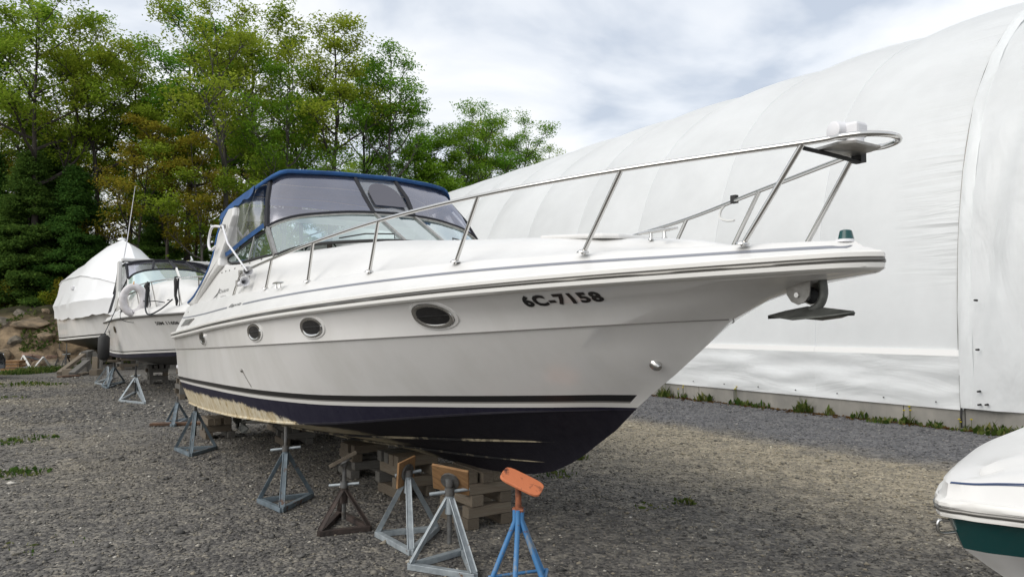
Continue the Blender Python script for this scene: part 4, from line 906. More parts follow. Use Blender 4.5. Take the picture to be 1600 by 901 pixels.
        for k in range(3):
            t = k * 2.094 + .5; d = Vector((0, math.cos(t), math.sin(t))); e_ = Vector((0, -math.sin(t), math.cos(t)))
            c = hub + Vector((-.03, 0, 0)); pts = [c + d * .03 + e_ * .02 + Vector((.03, 0, 0)), c + d * .09 + e_ * .07 + Vector((.045, 0, 0)), c + d * .155 + e_ * .04 + Vector((.02, 0, 0)), c + d * .16 - e_ * .02 + Vector((-.01, 0, 0)), c + d * .09 - e_ * .06 + Vector((-.04, 0, 0)), c + d * .03 - e_ * .02 + Vector((-.03, 0, 0))]
            bl = MB().poly(pts).build('blade', 'anchor_iron', pr_); md = bl.modifiers.new('thick', 'SOLIDIFY'); md.thickness = .008
        MB().extrude_poly([L(.72, q + .012, .34), L(.50, q + .012, .33), L(.48, q + .012, .10), L(.62, q + .012, .09)], (0, .024, 0)).build('rudder', 'anchor_iron', root)
    return root
CRUISER = cruiser()
def cruiser_world(s, b, z=0.0):
    p = BO + UF * s + Vector((-math.cos(TH), -math.sin(TH))) * b; return Vector((p.x, p.y, z))

# ================================================================== BOAT STANDS AND CRIBBING
def zat(p, py): 
    """height above p (xy) seen at image row py"""
    d = ray(CX, py); return CAMH + d.z / d.y * p.y
def stand(label, corners, apex_py, post_py, m, pad=None, pad_m='plywood', pad_rot=(0, 0, 0), pad_size=(.24, .18, .02), handle=0.0, handle_len=.26, shaft=True, bw=.045, post_m='post_metal', group='boat stands', apex_xy=None, leg_m=None, top_z=None):
    C = [Vector((c.x, c.y, 0)) for c in corners]; ctr = sum(C, Vector()) / len(C)
    if apex_xy: ctr = Vector((apex_xy[0], apex_xy[1], 0))
    root = empty('boat_stand', ctr, 0, label, 'boat stand', group)
    Lc = [c - ctr for c in C]; az = zat(ctr, apex_py); pz_ = zat(ctr, post_py) if top_z is None else top_z
    up = Vector((0, 0, 1))
    for i in range(len(Lc)):
        a, c = Lc[i], Lc[(i + 1) % len(Lc)]; dv_ = (c - a).normalized()
        MB().bar(a - dv_ * .01 + up * .022, c + dv_ * .01 + up * .022, bw, .04).build('base_bar', m, root, bevel=.003)
    for i, a in enumerate(Lc):
        # angle-iron legs
        t = Vector((a.x * .06, a.y * .06, az)); a0 = a * .97 + up * .04; x = (t - a0).normalized(); rad = Vector((a.x, a.y, 0)).normalized(); side = rad.cross(up)
        b = MB(); b.bar(a0 + side * .012, t + side * .008, .006, bw * .8, rad + side * .8); b.bar(a0 - side * .012, t - side * .008, .006, bw * .8, rad - side * .8); b.bar(a0 + rad * .008, t + rad * .006, .03, .006, rad)
        b.build('leg', leg_m or m, root)
    MB().lathe((0, 0, 0), (0, 0, 1), [(az - .10, .030), (az + .02, .030)], 12).build('collar', m, root, smooth=40)
    if shaft: MB().lathe((0, 0, 0), (0, 0, 1), [(max(.06, az - .30), .017), (pz_ - .01, .017)], 12).build('screw_post', post_m, root, smooth=40)
    if handle_len:
        hv = Vector((math.cos(handle), math.sin(handle), .10)); c0 = Vector((0, 0, az + .045))
        MB().tube([c0 - hv * handle_len * .5, c0 + hv * handle_len * .5], .012, 8).build('screw_handle', 'galvanised', root, smooth=50)
        MB().lathe((0, 0, az + .02), (0, 0, 1), [(0, .034), (.05, .034)], 10).build('nut', post_m, root, smooth=40)
    if pad:
        M = Matrix.Rotation(pad_rot[2], 3, 'Z') @ Matrix.Rotation(pad_rot[1], 3, 'Y') @ Matrix.Rotation(pad_rot[0], 3, 'X')
        b = MB(); b.box(Vector((0, 0, pz_ + .0)) + M @ Vector((0, 0, pad_size[2] / 2 + .012)), pad_size, M); b.build('pad', pad_m, root, bevel=.004)
        MB().lathe(Vector((0, 0, pz_)), M @ Vector((0, 0, 1)), [(-.002, .066), (.012, .066)], 14).build('pad_plate', post_m, root, smooth=40); MB().lathe(Vector((0, 0, pz_ - .03)), (0, 0, 1), [(0, .026), (.05, .030)], 10).build('swivel', post_m, root, smooth=40)
    return root
G = gnd
# nearest: blue four-legged pipe stand with an orange pad
def blue_stand():
    c = G(810, 921); root = empty('boat_stand', c, 0, 'nearest boat stand, peeling blue pipe legs and orange pad', 'boat stand', 'boat stands')
    az = zat(c, 800); 
    for ang, r_ in ((R(200), .21), (R(262), .20), (R(325), .22), (R(20), .20)):
        f = Vector((math.cos(ang) * r_, math.sin(ang) * r_, 0)); t = Vector((math.cos(ang) * .022, math.sin(ang) * .022, az - .05))
        MB().tube([f, f * .5 + t * .5, t, t + Vector((0, 0, .07))], .0155, 10).build('leg', 'blue_paint', root, smooth=50)
    for z in (.10,):
        pts = [Vector((math.cos(a) * .19, math.sin(a) * .19, z)) for a in (R(200), R(262), R(325), R(20))]
        for i in range(4): MB().tube([pts[i], pts[(i + 1) % 4]], .010, 8).build('brace', 'blue_paint', root, smooth=50)
    pzz = zat(c, 757)
    MB().lathe((0, 0, 0), (0, 0, 1), [(az - .12, .024), (az + .01, .024)], 12).build('collar', 'blue_paint', root, smooth=40)
    MB().lathe((0, 0, 0), (0, 0, 1), [(az - .02, .019), (pzz, .019)], 12).build('screw_post', 'rust_orange', root, smooth=40)
    b = MB(); b.lathe((0, 0, 0), (0, 0, 1), [(az + .004, .032), (az + .032, .032)], 6); b.tube([(-.035, .0, az + .02), (.03, -.03, az + .018)], .010, 8); b.build('nut', 'rust_orange', root)
    M = Matrix.Rotation(R(-14), 3, 'Z') @ Matrix.Rotation(R(23), 3, 'Y') @ Matrix.Rotation(R(24), 3, 'X')
    b = MB(); pts = []
    for k in range(20):
        t = 2 * math.pi * k / 20; x = .135 * math.copysign(abs(math.cos(t))**.45, math.cos(t)); y = .070 * math.copysign(abs(math.sin(t))**.45, math.sin(t)); pts.append(Vector((0.02, 0, pzz + .012)) + M @ Vector((x, y, 0)))
    b.extrude_poly(pts, M @ Vector((0, 0, .018))); b.build('pad', 'orange_pad', root, bevel=.004)
blue_stand()
stand('galvanised boat stand with square plywood pad, right beside the blue stand', [G(641, 889), G(741, 905), G(724, 865)], 778, 752, 'galvanised', True, 'plywood', (R(-60), R(8), R(-14)), (.26, .21, .02), R(8), .27, apex_xy=(G(702, 884).x, G(702, 884).y))
stand('galvanised boat stand with upright plywood pad, between rusty stand and pale cribbing', [G(590, 838), G(642, 867), G(682, 829)], 748, 738, 'galvanised', True, 'plywood', (R(-80), R(-8), R(60)), (.20, .20, .018), R(25), .20, apex_xy=(G(637, 846).x, G(637, 846).y))
stand('rusty dark brown boat stand with an old wooden pad', [G(500, 837), G(576, 829), G(531, 804)], 765, 722, 'rusty', True, 'old_wood', (R(-18), R(-22), R(35)), (.22, .11, .03), R(-6), .25, apex_xy=(G(537, 822).x, G(537, 822).y))
stand('grey blue boat stand with long bare post, midway along the cruiser', [G(405, 785), G(440, 800), G(487, 776)], 708, 664, 'grey_paint', None, handle=R(3), handle_len=.27, apex_xy=(G(445, 786).x, G(445, 786).y))
stand('small grey boat stand under the fouled quarter of the cruiser', [G(275, 703), G(298, 713), G(337, 701)], 644, 633, 'grey_paint', None, handle_len=0, apex_xy=(G(304, 705).x, G(304, 705).y), post_m='rubber')
stand('dark blue grey boat stand at the far stern corner of the cruiser', [G(261, 661), G(270, 667), G(292, 656)], 630, 618, 'grey_paint', None, handle_len=0, apex_xy=(G(276, 661).x, G(276, 661).y))
stand('pale grey boat stand under the bow of the white express boat', [G(187, 627), G(226, 631), G(214, 612)], 590, 570, 'galvanised', None, handle_len=.2, apex_xy=(G(211, 624).x, G(211, 624).y), post_m='rubber')
stand('dark boat stand below the hanging black fender', [G(160, 604), G(168, 607), G(194, 597)], 574, 566, 'grey_paint', True, 'old_wood', (0, 0, .4), (.30, .2, .06), handle_len=0, apex_xy=(G(177, 602).x, G(177, 602).y))
stand('pale bare boat stand frame leaning out beside the dark stand', [G(149, 599), G(168, 603), G(176, 590)], 573, 572, 'galvanised', None, handle_len=0, shaft=False, apex_xy=(G(168, 600).x, G(168, 600).y))
stand('thin dark boat stand at the stern of the shrink wrapped boat', [G(86, 572), G(97, 569), G(92, 565)], 556, 536, 'rubber', None, handle_len=.3, bw=.035, apex_xy=(G(92, 569).x, G(92, 569).y))
stand('tall thin boat stand under the shrink wrapped boat, in front of the other', [G(94, 579), G(101, 581), G(112, 572)], 555, 536, 'rubber', None, handle_len=.3, bw=.035, apex_xy=(G(103, 578).x, G(103, 578).y))

def crib(label, c, rz, h, lay, ln=.46, wd=.40, tm=('old_wood', 'grey_wood', 'pale_wood'), seed=0, group='timber cribbing under the hulls', solid_top=True):
    rnd = random.Random(seed); root = empty('timber_cribbing', (c.x, c.y, 0), rz, label, 'timber stack', group); th = h / lay
    for k in range(lay):
        al = k % 2 == 0; top = k == lay - 1
        span = (ln if al else wd); other = (wd if al else ln); w_ = .10
        cnt = 2 if not (top and solid_top) else 4
        for i in range(cnt):
            off = (-other / 2 + w_ / 2) + (other - w_) * i / (cnt - 1) + rnd.uniform(-.015, .015)
            d = (span + rnd.uniform(-.03, .05), w_ * rnd.uniform(.9, 1.1), th - .003)
            o = MB().box((0, 0, 0), d).build('timber', rnd.choice(tm), root, bevel=.005)
            o.location = ((0 if al else off) + rnd.uniform(-.02, .02), (off if al else 0) + rnd.uniform(-.02, .02), th * (k + .5)); o.rotation_euler = (0, 0, (0 if al else R(90)) + rnd.uniform(-.05, .05))
            if not al: o.location = (off + rnd.uniform(-.01, .01), rnd.uniform(-.02, .02), th * (k + .5))
    return root
cw = cruiser_world
crib('pale timber crib stack under the forefoot, behind the plywood stands', cw(6.5, -.02), HEAD, .445, 5, .50, .42, seed=1, tm=('pale_wood', 'old_wood', 'pale_wood'))
crib('timber crib stack behind the upright plywood pad', cw(5.33, .08), HEAD, .40, 4, .46, .40, seed=2)
crib('dark timber crib stack behind the rusty stand', cw(4.2, .10), HEAD, .345, 4, .46, .40, seed=3, tm=('old_wood', 'grey_wood'))
crib('timber crib stack behind the long bare post', cw(1.75, .18), HEAD, .265, 3, .46, .40, seed=4, tm=('old_wood', 'grey_wood'))
crib('low timber crib beyond the propeller', cw(.45, .0), HEAD, .16, 2, .5, .40, seed=5)
crib('timber crib behind the small grey stand at the stern', cw(.62, 1.02), HEAD, .30, 3, .46, .36, seed=6, tm=('grey_wood', 'old_wood', 'pale_wood'))
pl = MB().box((0, 0, 0), (.95, .16, .04)).build('plank', 'plywood_dark', None, bevel=.004); p = G(285, 664); pl.location = (p.x, p.y, .03); pl.rotation_euler = (0, 0, R(12)); tag(pl, 'reddish brown plank on the gravel behind the stern stand', 'plank')

# ================================================================== OTHER BOATS
def hull_rows(Lh, half, zk, zc, zr, chb=.88, ns=40, s_ch=.86, s_k=.78, rake=1.6):
    g_ = [1 - (1 - i / (ns - 1))**rake for i in range(ns)]
    hb = lambda f: half * (1 - max(0, (f - .42) / .58)**2.3) * (.94 + .06 * min(1, f / .3))
    hc = lambda f: half * chb * (1 - max(0, (f - .36) / .64)**2.0) * (.94 + .06 * min(1, f / .3))
    sh = [Vector((Lh * g, hb(g), zr(g))) for g in g_]; ch = [Vector((Lh * s_ch * g, hc(g), zc(g))) for g in g_]; ke = [Vector((Lh * s_k * g, 0, zk(g))) for g in g_]
    return sh, ch, ke
def mirror(b, rows):
    for sgn in (1, -1): b.quadgrid([[L(p.x, sgn * p.y, p.z) for p in r] for r in rows], flip=sgn < 0)
def lr(A, B, f): return [a.lerp(c, f) for a, c in zip(A, B)]

def express_boat():
    th = R(34); uf = Vector((math.sin(th), -math.cos(th))); st = Vector((-10.7, 21.2)); hd = math.atan2(uf.y, uf.x)
    root = empty('express_boat', (st.x, st.y, 0), hd, 'white express boat with black canopy and a ring buoy on its rail', 'boat')
    sh, ch, ke = hull_rows(8.1, 1.34, lambda g: .50 + .22 * g + .12 * max(0, g - .8) * 5, lambda g: .78 + .10 * g + .22 * max(0, g - .55), lambda g: 1.70 + .06 * g + .14 * g * g)
    b = MB(); mirror(b, [ke, lr(ke, ch, .5), ch]); b.poly([L(p[0].x, p[0].y, p[0].z) for p in (ch, ke)] + [L(ch[0].x, -ch[0].y, ch[0].z)]); b.build('hull_bottom', 'black_paint', root, smooth=20)
    f1, f2, f3, f4, f5 = .10, .15, .175, .20, .225
    b = MB(); mirror(b, [ch, lr(ch, sh, f1)]); b.build('hull_band', 'navy', root, smooth=40)
    b = MB(); mirror(b, [lr(ch, sh, f1), lr(ch, sh, f2)]); b.build('boot_stripe', 'stripe_white', root, smooth=40)
    b = MB(); mirror(b, [lr(ch, sh, f2), lr(ch, sh, f3)]); b.build('boot_stripe', 'black_paint', root, smooth=40)
    side = [lr(ch, sh, f3), lr(ch, sh, f5), lr(ch, sh, .5), lr(ch, sh, .75), lr(ch, sh, .985)]
    for r, k in ((side[2], .05), (side[3], .04)):
        for p in r: p.y = max(0, p.y - k * min(1, max(0, p.x - 4) / 3) * min(1, p.y / .3))
    b = MB(); mirror(b, side); rr = [ch] + side; b.poly([L(r[0].x, r[0].y, r[0].z) for r in reversed(rr)] + [L(r[0].x, -r[0].y, r[0].z) for r in rr]); b.build('hull_side', 'gelcoat', root, smooth=30)
    MB().tube([L(p.x, p.y + .02, p.z) for p in sh] + [L(p.x, -p.y - .02, p.z) for p in reversed(sh[:-1])], .026, 6).build('rub_rail', 'rail_insert', root, smooth=60)
    def drow(off, dz, sc=1.0): return [Vector((p.x - (.1 if p.y < .05 else 0) * 0, max(0, p.y - off * min(1, p.y / .5)), p.z + dz(p.x / 8.1))) for p in sh]
    d = [drow(0, lambda f: .0), drow(.05, lambda f: .14), drow(.16, lambda f: .20), drow(.30, lambda f: .22), drow(.44, lambda f: .52 * max(0, min(1, (.98 - f) / .28)) + .22 * 1 if f > .35 else .55)]
    for fb, add in ((.7, .10), (.35, .14), (0, .16)):
        d.append([Vector((p.x, p.y * fb, (p.z + add) if p.x > 4.0 else 1.6)) for p in d[4]])
    b = MB(); mirror(b, d); b.poly([L(r[0].x, r[0].y, r[0].z) for r in d] + [L(r[0].x, -r[0].y, r[0].z) for r in reversed(d[:-1])]); b.build('deck', 'gelcoat_deck', root, smooth=40)
    # windshield
    bb = [(3.75, 1.06, 2.36), (4.1, .95, 2.44), (4.5, .7, 2.52), (4.75, .35, 2.56), (4.82, .03, 2.57)]; tt = [(3.2, 1.0, 2.80), (3.45, .9, 2.92), (3.7, .68, 3.0), (3.88, .34, 3.04), (3.92, .03, 3.05)]
    for sgn in (1, -1):
        B_ = smoothpath([L(a, sgn * c, z) for a, c, z in bb], 4); T_ = smoothpath([L(a, sgn * c, z) for a, c, z in tt], 4)
        w_ = MB().quadgrid([B_, T_]).build('windshield', 'glass', root, smooth=80); MB().tube(B_, .018, 5).build('frame', 'steel_dull', w_); MB().tube(T_, .026, 5).build('frame', 'black_canvas', w_); MB().bar(B_[0], T_[0], .05, .04, (0, 1, 0)).build('pillar', 'stripe_white', w_)
        sw = [L(2.3, sgn * 1.12, 2.34), L(3.7, sgn * 1.08, 2.36), L(3.2, sgn * 1.02, 2.78)]
        s_ = MB().poly(sw).build('side_window', 'glass', root); MB().tube(sw, .014, 5, closed=True).build('frame', 'rubber', s_)
    MB().bar(L(4.83, 0, 2.57), L(3.93, 0, 3.06), .075, .04, (0, 1, 0)).build('centre_pillar', 'stripe_white', root)
    # canopy
    cz = lambda b_: 3.37 - .10 * (abs(b_) / 1.05)**2.2 - .06 * max(0, abs(b_) - .85) * 4
    bs = np.linspace(-1.05, 1.05, 21); frt = lambda b_: 2.95 - .25 * (b_ / 1.05)**2
    rows = [[L(1.2 + (frt(b_) - 1.2) * q / 10, b_, cz(b_)) for b_ in bs] for q in range(11)] + [[L(frt(b_) + .03, b_, cz(b_) - .06) for b_ in bs]]
    cn = MB().quadgrid(rows).build('canopy', 'black_canvas', root, smooth=60); md = cn.modifiers.new('t', 'SOLIDIFY'); md.thickness = .02
    for sgn in (1, -1):
        T_ = smoothpath([L(a - .02, sgn * c, z + .02) for a, c, z in tt], 4); n = len(T_); U_ = [Vector(L(frt(b_), sgn * b_, cz(b_) - .05)) for b_ in np.linspace(1.0, .02, n)]
        e_ = MB().quadgrid([T_, U_]).build('enclosure_panel', 'vinyl', root, smooth=80)
        for i in (0, n // 2 + 2, n - 1): MB().tube([T_[i], U_[i]], .03, 5).build('zip_strip', 'black_canvas', e_)
        q = [L(2.68, sgn * 1.02, 3.24), L(1.5, sgn * 1.08, 3.2), L(1.2, sgn * 1.15, 2.5), L(2.2, sgn * 1.12, 2.36), L(3.18, sgn * 1.01, 2.80)]
        e2 = MB().poly(q).build('enclosure_panel', 'vinyl_clear', root); MB().tube(q, .024, 5, closed=True).build('hem', 'black_canvas', e2)
        MB().poly([L(2.3, sgn * 1.1, 3.0), L(.6, sgn * 1.2, 2.1), L(.4, sgn * 1.22, 1.95), L(1.5, sgn * 1.22, 2.0), L(2.2, sgn * 1.16, 2.5)]).build('aft_curtain', 'black_canvas', root)
        # arch leg
        lg = [(1.7, 2.0), (2.2, 2.5), (2.35, 3.3), (2.65, 3.3), (2.65, 2.5), (3.1, 2.1)]
        MB().extrude_poly([L(s, sgn * 1.09, z) for s, z in lg], (0, -sgn * .09, 0)).build('arch_leg', 'gelcoat_deck', root, bevel=.02)
    MB().box(L(2.5, 0, 3.34), (.28, 2.2, .09)).build('arch_beam', 'gelcoat_deck', root, bevel=.02)
    # rail
    half = [L(3.0, 1.22, 2.0), L(3.3, 1.2, 2.30), L(4.2, 1.14, 2.44), L(5.2, 1.04, 2.52), L(6.2, .84, 2.58), L(7.2, .48, 2.62), L(7.9, .18, 2.62), L(8.15, 0, 2.61)]
    MB().tube(smoothpath([Vector(p) for p in half] + [Vector((p[0], -p[1], p[2])) for p in reversed(half[:-1])], 4), .014, 6).build('bow_rail', 'steel', root, smooth=60)
    for s0, i in ((4.1, 2), (5.05, 3), (6.0, 4), (6.95, 5), (7.65, 6)):
        for sgn in (1, -1):
            p = Vector(half[i]); p.y *= sgn; f = s0 / 8.1; bb_ = np.interp(s0, [q.x for q in d[3]], [q.y for q in d[3]]); zz = np.interp(s0, [q.x for q in d[3]], [q.z for q in d[3]])
            MB().tube([L(s0, sgn * bb_, zz - .01), p], .013, 6).build('stanchion', 'steel', root, smooth=60)
    SD = [ch] + side
    for s, z in ((2.0, 1.46), (3.6, 1.53)):
        P, T, U_, Nn = frame_on(SD, s, z, .012); M = Matrix((T, U_, Nn)).transposed()
        MB().poly([P + T * .17 * math.cos(t) + U_ * .085 * math.sin(t) for t in np.linspace(0, 6.283, 20, endpoint=False)]).build('porthole', 'dark_glass', root)
    wrap_text('lettering', '50M 11606', SD, 6.35, 1.64, .085, root, 'lettering', offset=.02, slope=.02, width=.75, out=.006, label='blurred dark registration number')
    MB().lathe(L(7.1, .62, 2.16), (1, 0, 0), [(-.1, .012), (.1, .012)], 8).build('cleat', 'rubber', root)
    for a in ((5.2, 2.45, .5), (5.4, 2.40, -.2)): MB().box(L(a[0], a[2], a[1] + .12), (.3, .28, .03)).build('deck_hatch', 'gelcoat_deck', root, bevel=.01)
    MB().tube(smoothpath([L(6.6, .62, 2.12), L(6.2, .75, 2.16), L(5.5, .9, 2.2), L(5.0, .4, 2.6)], 5), .012, 5).build('grab_line', 'rope', root)
    def W(s, b_, z): 
        p = st + uf * s + Vector((-math.cos(th), -math.sin(th))) * b_; return Vector((p.x, p.y, z))
    # things hung on this boat
    def fender(label, c, ln, r_, top):
        r0 = empty('fender', c, 0, label, 'fender', 'fenders hung on the express boat')
        MB().lathe((0, 0, 0), (0, 0, 1), [(-ln / 2, .03), (-ln / 2 + .02, r_ * .6), (-ln / 2 + .07, r_), (ln / 2 - .07, r_), (ln / 2 - .02, r_ * .6), (ln / 2, .03)], 18).build('body', 'rubber', r0, smooth=50)
        MB().tube([(0, 0, ln / 2), Vector(top) - Vector(c)], .011, 5).build('line', 'rope', r0)
    fender('fat black fender hanging low beside the stern of the express boat', W(3.7, 1.53, 1.10), .62, .13, W(3.6, 1.28, 2.05))
    def limp(label, c, ln, seed):
        rr = random.Random(seed); r0 = empty('folded_fender', c, 0, label, 'fender', 'black covers tied to the rail of the express boat')
        path = [Vector((rr.uniform(-.02, .02), rr.uniform(-.02, .02), -ln * k / 6)) for k in range(7)]
        MB().tube(path, [.035, .055, .045, .035, .03, .035, .018], 8).build('body', 'rubber', r0, smooth=50)
        MB().tube([(0.05, 0, .0), (.06, -.03, -ln * .5), (.09, -.02, -ln * .9), (.07, 0, -ln)], .010, 5).build('line', 'rope', r0)
    limp('black cover dangling from the express boat rail, left of the ring buoy', W(4.0, 1.18, 2.40), .55, 1)
    limp('black cover dangling from the express boat rail, right of the ring buoy', W(6.05, .90, 2.58), .55, 2)
    limp('black cover dangling from the far bow rail of the express boat', W(7.15, .48, 2.66), .62, 3)
    c = W(5.45, 1.10, 2.20); rb = empty('ring_buoy', c, 0, 'white ring buoy hung on the rail of the express boat', 'life ring')
    n_ = Vector((.35, -.93, 0)).normalized(); t_ = Vector((n_.y * -1, n_.x, 0)); 
    MB().tube([t_ * .21 * math.cos(a) + Vector((0, 0, .30 * math.sin(a))) for a in np.linspace(0, 6.283, 30, endpoint=False)], .085, 10, closed=True).build('ring', 'ring_vinyl', rb, smooth=60)
    MB().tube([t_ * .03 + Vector((0, 0, .29)), n_ * .06 + Vector((0, 0, .36)), Vector((0, 0, .42))], .012, 5).build('lashing', 'amber', rb)
    MB().tube(smoothpath([Vector((0, 0, -.25)) + n_ * .1, t_ * .05 + Vector((0, 0, -.5)), t_ * -.25 + Vector((0, 0, -.42)), t_ * -.2 + Vector((0, 0, -.1))], 4), .007, 4).build('line', 'rope', rb)
    ar = empty('whip_aerial', W(2.5, 1.06, 3.34), 0, 'tall thin white whip aerial on the express boat arch', 'aerial')
    MB().tube([(0, 0, -.05), (.10, 0, .6), (.26, 0, 1.95)], [.022, .014, .006], 6).build('whip', 'white_plastic', ar, smooth=60); MB().lathe((0, 0, -.08), (.1, 0, 1), [(0, .03), (.12, .026)], 8).build('mount', 'steel_dull', ar)
    ml = MB().tube(smoothpath([W(6.05, .92, 2.4), W(6.25, .95, 2.0), W(6.5, .90, 1.86), W(6.9, .72, 1.98), W(7.2, .56, 2.17)], 6), .017, 6).build('mooring_line', 'rope'); tag(ml, 'dark mooring line sagging along the express boat bow', 'rope')
    crib('timber crib stack under the express boat forefoot', W(6.2, .0, 0), hd, .66, 6, .5, .5, seed=11, tm=('grey_wood', 'old_wood'))
    crib('timber crib stack under the express boat stern', W(1.2, .0, 0), hd, .53, 5, .5, .5, seed=12, tm=('grey_wood', 'old_wood'))
express_boat()

def wrapped_boat():
    th = R(42); uf = Vector((math.sin(th), -math.cos(th))); st = Vector((-18.15, 30.9)); hd = math.atan2(uf.y, uf.x)
    zg = terrain(st.x, st.y)
    root = empty('wrapped_boat', (st.x, st.y, 0), hd, 'boat sealed in glossy white shrink wrap with a pointed top', 'boat')
    sh, ch, ke = hull_rows(8.8, 1.55, lambda g: .62 + .05 * g + .10 * max(0, g - .8) * 5, lambda g: 1.02 + .22 * g * g + .12 * g, lambda g: 2.42 + .25 * g * g)
    b = MB(); mirror(b, [ke, lr(ke, ch, .5), ch]); b.poly([L(p[0].x, p[0].y, p[0].z) for p in (ch, ke)] + [L(ch[0].x, -ch[0].y, ch[0].z)]); b.build('hull_bottom', 'black_paint', root, smooth=20)
    b = MB(); mirror(b, [ch, lr(ch, sh, .05)]); b.build('boot_stripe', 'stripe_white', root, smooth=40)
    b = MB(); mirror(b, [lr(ch, sh, .05), lr(ch, sh, .085)]); b.build('boot_stripe', 'black_paint', root, smooth=40)
    side = [lr(ch, sh, .085), lr(ch, sh, .5), lr(ch, sh, .98)]
    b = MB(); mirror(b, side); rr = [ch] + side; b.poly([L(r[0].x, r[0].y, r[0].z) for r in reversed(rr)] + [L(r[0].x, -r[0].y, r[0].z) for r in rr]); b.build('hull_side', 'gelcoat', root, smooth=30)
    rid = pch([0, 1.0, 2.0, 3.0, 4.2, 5.2, 6.4, 8.8], [3.95, 4.42, 4.52, 4.60, 4.98, 4.80, 4.0, 2.9])
    kz = pch([0, 1, 4, 6, 8.8], [3.35, 3.5, 3.5, 3.35, 2.75])
    ns = len(sh); fo = []
    def wr(f): return mnoise.noise(Vector((f[0] * 1.7, f[1] * 1.7, f[2] * 1.7))) * .035
    rows = [[], [], [], [], [], [], [], []]
    for i, p in enumerate(sh):
        s = p.x; e_ = min(1, p.y / .4)
        kb = max(.0, p.y * .93 - .02); 
        pts = [Vector((s, p.y + .012, p.z - .54 + .09 * mnoise.noise(Vector((s * 1.3, p.y, 0))) + .05 * mnoise.noise(Vector((s * 4.3, p.y, 4))))), Vector((s, p.y + .03, p.z - .2)), Vector((s, p.y + .085 * e_, p.z + .02)), Vector((s, (p.y + kb) / 2 + .0, (p.z + kz(s)) / 2)), Vector((s, kb, kz(s))), Vector((s, kb * .72, kz(s) + (rid(s) - kz(s)) * .46)), Vector((s, kb * .36, kz(s) + (rid(s) - kz(s)) * .80)), Vector((s, 0, rid(s)))]
        for r, q in zip(rows, pts): q.z += wr(q); q.y = max(0, q.y + wr(q + Vector((9, 0, 0))) * (1 if q.y > .05 else 0)); r.append(q)
    b = MB(); mirror(b, rows); b.poly([L(r[0].x, r[0].y, r[0].z) for r in rows] + [L(r[0].x, -r[0].y, r[0].z) for r in reversed(rows[:-1])]); w_ = b.build('shrink_wrap', 'wrap_film', root, smooth=28)
    MB().tube([L(p.x, p.y + .02, p.z) for p in rows[4]], .018, 5).build('wrap_ridge', 'wrap_film', w_, smooth=60)
    MB().lathe(L(4.2, 0, 4.98), (0, 0, 1), [(0, .16), (.07, .13), (.10, .04)], 12).build('support_cap', 'wrap_film', w_, smooth=50)
    MB().box(L(3.6, 1.50, 3.08), (.30, .10, .14)).build('vent', 'white_plastic', w_, bevel=.03)
    def W(s, b_): 
        p = st + uf * s + Vector((-math.cos(th), -math.sin(th))) * b_; return Vector((p.x, p.y, 0))
    crib('timber crib stack under the shrink wrapped boat', W(5.6, 0), hd, .66, 6, .6, .6, seed=21, tm=('grey_wood', 'old_wood'))
    crib('timber crib stack below the stern of the shrink wrapped boat', W(1.6, 0), hd, .64, 6, .6, .6, seed=22, tm=('grey_wood', 'old_wood'))
wrapped_boat()

